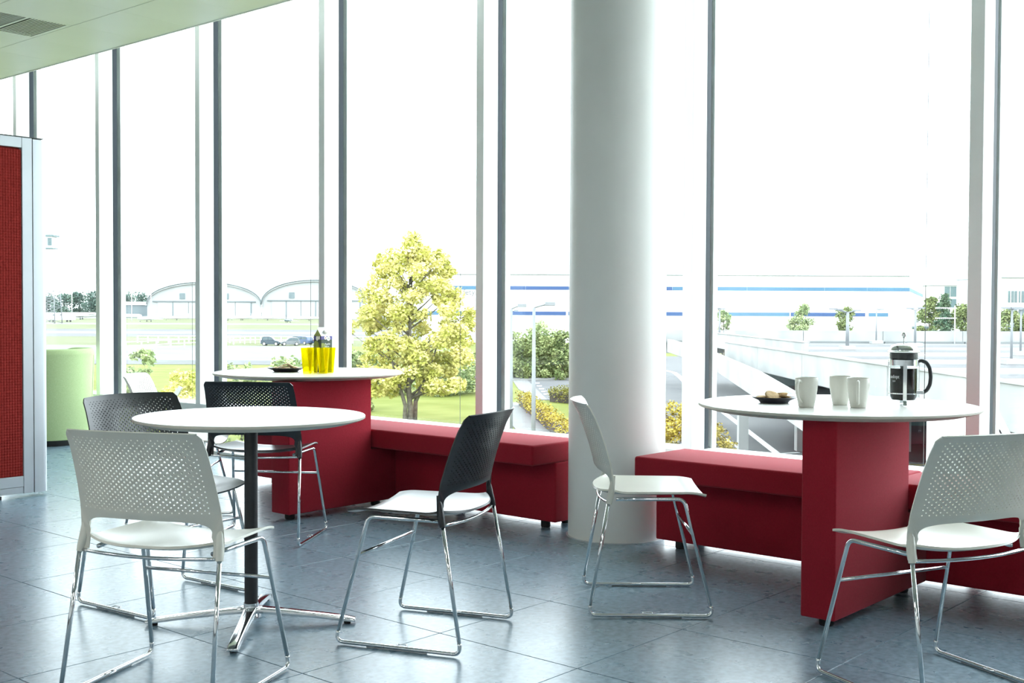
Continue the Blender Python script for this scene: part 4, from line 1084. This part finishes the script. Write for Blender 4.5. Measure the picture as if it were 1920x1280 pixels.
tree('slim_tree', 'green tree behind the double armed deck lamp', 1584, 112, 573, 2.6, 'leaf_g', 4180, .2, 145, 'trees beyond the car park', nc=40, cr=.17, shape='bush', low=.5)
tree('round_tree', 'leafy tree in front of the white offices at the right edge', 1893, 112, 577, 3.2, 'leaf_g', 5200, .25, 146, 'trees beyond the car park', nc=44, cr=.18)
tree('round_tree', 'leafy tree at the very right edge of the photo', 1925, 112, 584, 3.0, 'leaf_g', 4400, .25, 147, 'trees beyond the car park', nc=40, cr=.18)

# car park deck
deck = thing('car_park_deck', 'raised concrete car park deck with white parapet walls', 'car park'); place(deck, 0, 0, 0)
lx_ = 11.1
obj('deck_slab', MB().prism([(lx_,14),(lx_+60,14),(lx_+60,98),(15.2,98),(15.2,60),(lx_,60)],DK-.12,DK), M['pale'], deck)
for k, (a, b) in enumerate([(14,24),(24,34),(34,44),(44,52),(52,60),(60,72),(72,86),(86,98)]):
    q = lx_ if b <= 60 else 15.2
    obj('parapet_panel', MB().box((q-.12,a+.02,-1.47),(q+.12,b-.02,-.42)), M['conc'], deck)
    obj('coping', MB().box((q-.17,a+.01,-.42),(q+.17,b-.01,-.36)), M['conc'], deck, bevel=.01, bseg=1)
for k in range(9):
    a = lx_+k*6.7; obj('parapet_panel', MB().box((a+.02,97.8,DK if k else -2.3),(a+6.68,98.1,-.36)), M['conc'], deck)
for k in range(9):
    obj('kerb', MB().box((lx_+k*6.7,97.2,DK),(lx_+k*6.7+6.6,97.7,DK+.16)), M['roofline'], deck)
# worn grey lanes and bay lines on the deck
for k, d_ in enumerate((90, 78, 66, 56, 47, 39, 32, 26)):
    obj('driving_lane', MB().box(((lx_ if d_ < 58 else 15.2)+.5,d_-d_*.03,DK),(lx_+58,d_+d_*.03,DK+.006)), M['tarmac'], deck)
for k in range(22):
    obj('bay_line', MB().box((lx_+1+k*2.6,70.5,DK),(lx_+1.1+k*2.6,74.5,DK+.008)), M['line'], deck)
for k, d_ in enumerate((18, 27.5, 38, 50)):
    obj('column', MB().box((lx_+1.2,d_,GZ),(lx_+1.7,d_+.5,-1.52)), M['conc'], deck)
# undercroft back wall and its glazed strip
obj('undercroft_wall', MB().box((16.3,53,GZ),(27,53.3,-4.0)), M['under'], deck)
obj('undercroft_glazing', MB().box((16.3,53,-4.0),(27,53.3,-1.52)), M['teal'], deck)
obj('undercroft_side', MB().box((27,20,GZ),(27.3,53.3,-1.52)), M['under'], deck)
obj('undercroft_back', MB().box((19.0,95,GZ),(60,95.3,-1.52)), M['teal'], deck)
obj('undercroft_column', MB().box((lat(1696,50),50,GZ),(lat(1711,50),50.4,-1.52)), M['conc'], deck)
# ramp with its white side wall rising away from the viewer
rp = thing('ramp', 'white walled concrete ramp rising beside the car park deck', 'ramp'); place(rp, 0, 0, 0)
obj('side_wall', MB().prism([(70,-1.25),(54.5,-1.48),(43,-2.25),(33.5,-2.95),(33.5,-1.62),(39,-1.54),(44.8,-1.13),(54.5,-.75),(70,-.5)], 9.35, 9.6, 'x'), M['conc'], rp)
obj('ramp_slab', MB().prism([(70,-1.35),(54.5,-1.6),(43,-2.35),(33.5,-3.05),(33.5,-2.85),(43,-2.15),(54.5,-1.4),(70,-1.15)], 9.6, 11.0, 'x'), M['pale'], rp)
for d_ in (36, 48, 62): obj('column', MB().box((9.4,d_,GZ),(9.8,d_+.4,-1.5 if d_ > 50 else -2.6)), M['conc'], rp)
# white stair tower below the deck
st = thing('stair_core', 'bright white wall panel under the right end of the coffee table top', 'wall'); place(st, 0, 0, 0)
for k in range(3):
    x0 = lat(1749+k*30, 24.0); x1 = lat(1749+(k+1)*30, 24.0)
    obj('wall_panel', MB().box((x0+.006,24.0,GZ),(x1-.006,24.3,-1.05)), M['clad'], st)
hr = thing('stair_railing', 'white sloping stair rails outside the rightmost window', 'railing'); place(hr, 0, 0, 0)
for (a, b, q, r) in [(1862,755,1896,818),(1862,789,1880,821),(1871,789,1889,821)]:
    d_ = 17.0
    obj('rail', MB().tube([(lat(a,d_),d_,zz(a,b,d_)), (lat(q+60,d_),d_,zz(q+60,r+(r-b)*60/(q-a),d_))], .03 if b < 780 else .016, 8), M['clad'], hr)
for a in (1886, 1925): obj('post', MB().tube([(lat(a,17.0),17.0,-2.9),(lat(a,17.0),17.0,zz(a,800 if a < 1900 else 874,17.0))], .02, 8), M['clad'], hr)
# lamps on the deck
def dlamp(label, px, d, top, arms, block=True, r=.10):
    t = thing('deck_lamp', label, 'lamp post', group='lamp posts on the car park deck'); place(t, lat(px, d), d, DK)
    H = zz(px, top, d)-DK; s_ = d/FPX
    obj('pole', MB().tube([(0,0,0),(0,0,H)], [r,r*.8], 8), M['steel'], t)
    for (ax, ay) in arms:
        dx_, dz_ = (ax-px)*s_, zz(ax, ay, d)-DK
        obj('arm', MB().tube([(0,0,H),(dx_,0,dz_)], r*.35, 6), M['steel'], t)
        obj('lamp_head', MB().box((dx_-.28,-.1,dz_-.05),(dx_+.28,.1,dz_+.05)), M['steel'], t)
    if block: obj('concrete_base', MB().box((-.45,-.45,0),(.45,.45,.28)), M['conc'], t, bevel=.03)
dlamp('double armed deck lamp in front of the green tree', 1589, 80, 586, [(1562,579),(1572,580),(1606,582)], r=.13)
dlamp('single armed deck lamp left of the French press', 1643, 96, 584, [(1650,580)], r=.07)
dlamp('double armed deck lamp directly behind the French press', 1716, 88, 582, [(1706,578),(1727,577)], r=.10)
dlamp('deck lamp beside the thin pale tree', 1349, 94, 582, [(1344,578),(1353,579)], r=.08)
dlamp('nearest deck lamp with a concrete block, just right of the dark mullion', 1897, 58, 580, [(1882,577),(1905,577)], r=.07)
dlamp('rightmost deck lamp, partly against the leafy tree', 1914, 70, 582, [(1908,579),(1925,578)], r=.07)
sg = thing('aerial_post', 'white post carrying two toothed aerial bars in front of the dark conifer', 'aerial'); place(sg, lat(1790, 97), 97, DK)
obj('post', MB().tube([(0,0,0),(0,0,zz(1790,573,97)-DK)], .05, 8), M['plane'], sg)
for py in (577.5, 596.5):
    z = zz(1790, py, 97)-DK; bar = obj('bar', MB().tube([(-1.65,0,z),(.15,0,z)], .03, 6), M['plane'], sg)
    for k in range(11): obj('tooth', MB().box((-1.6+k*.16,-.015,z-.07),(-1.57+k*.16,.015,z+.07)), M['plane'], bar)
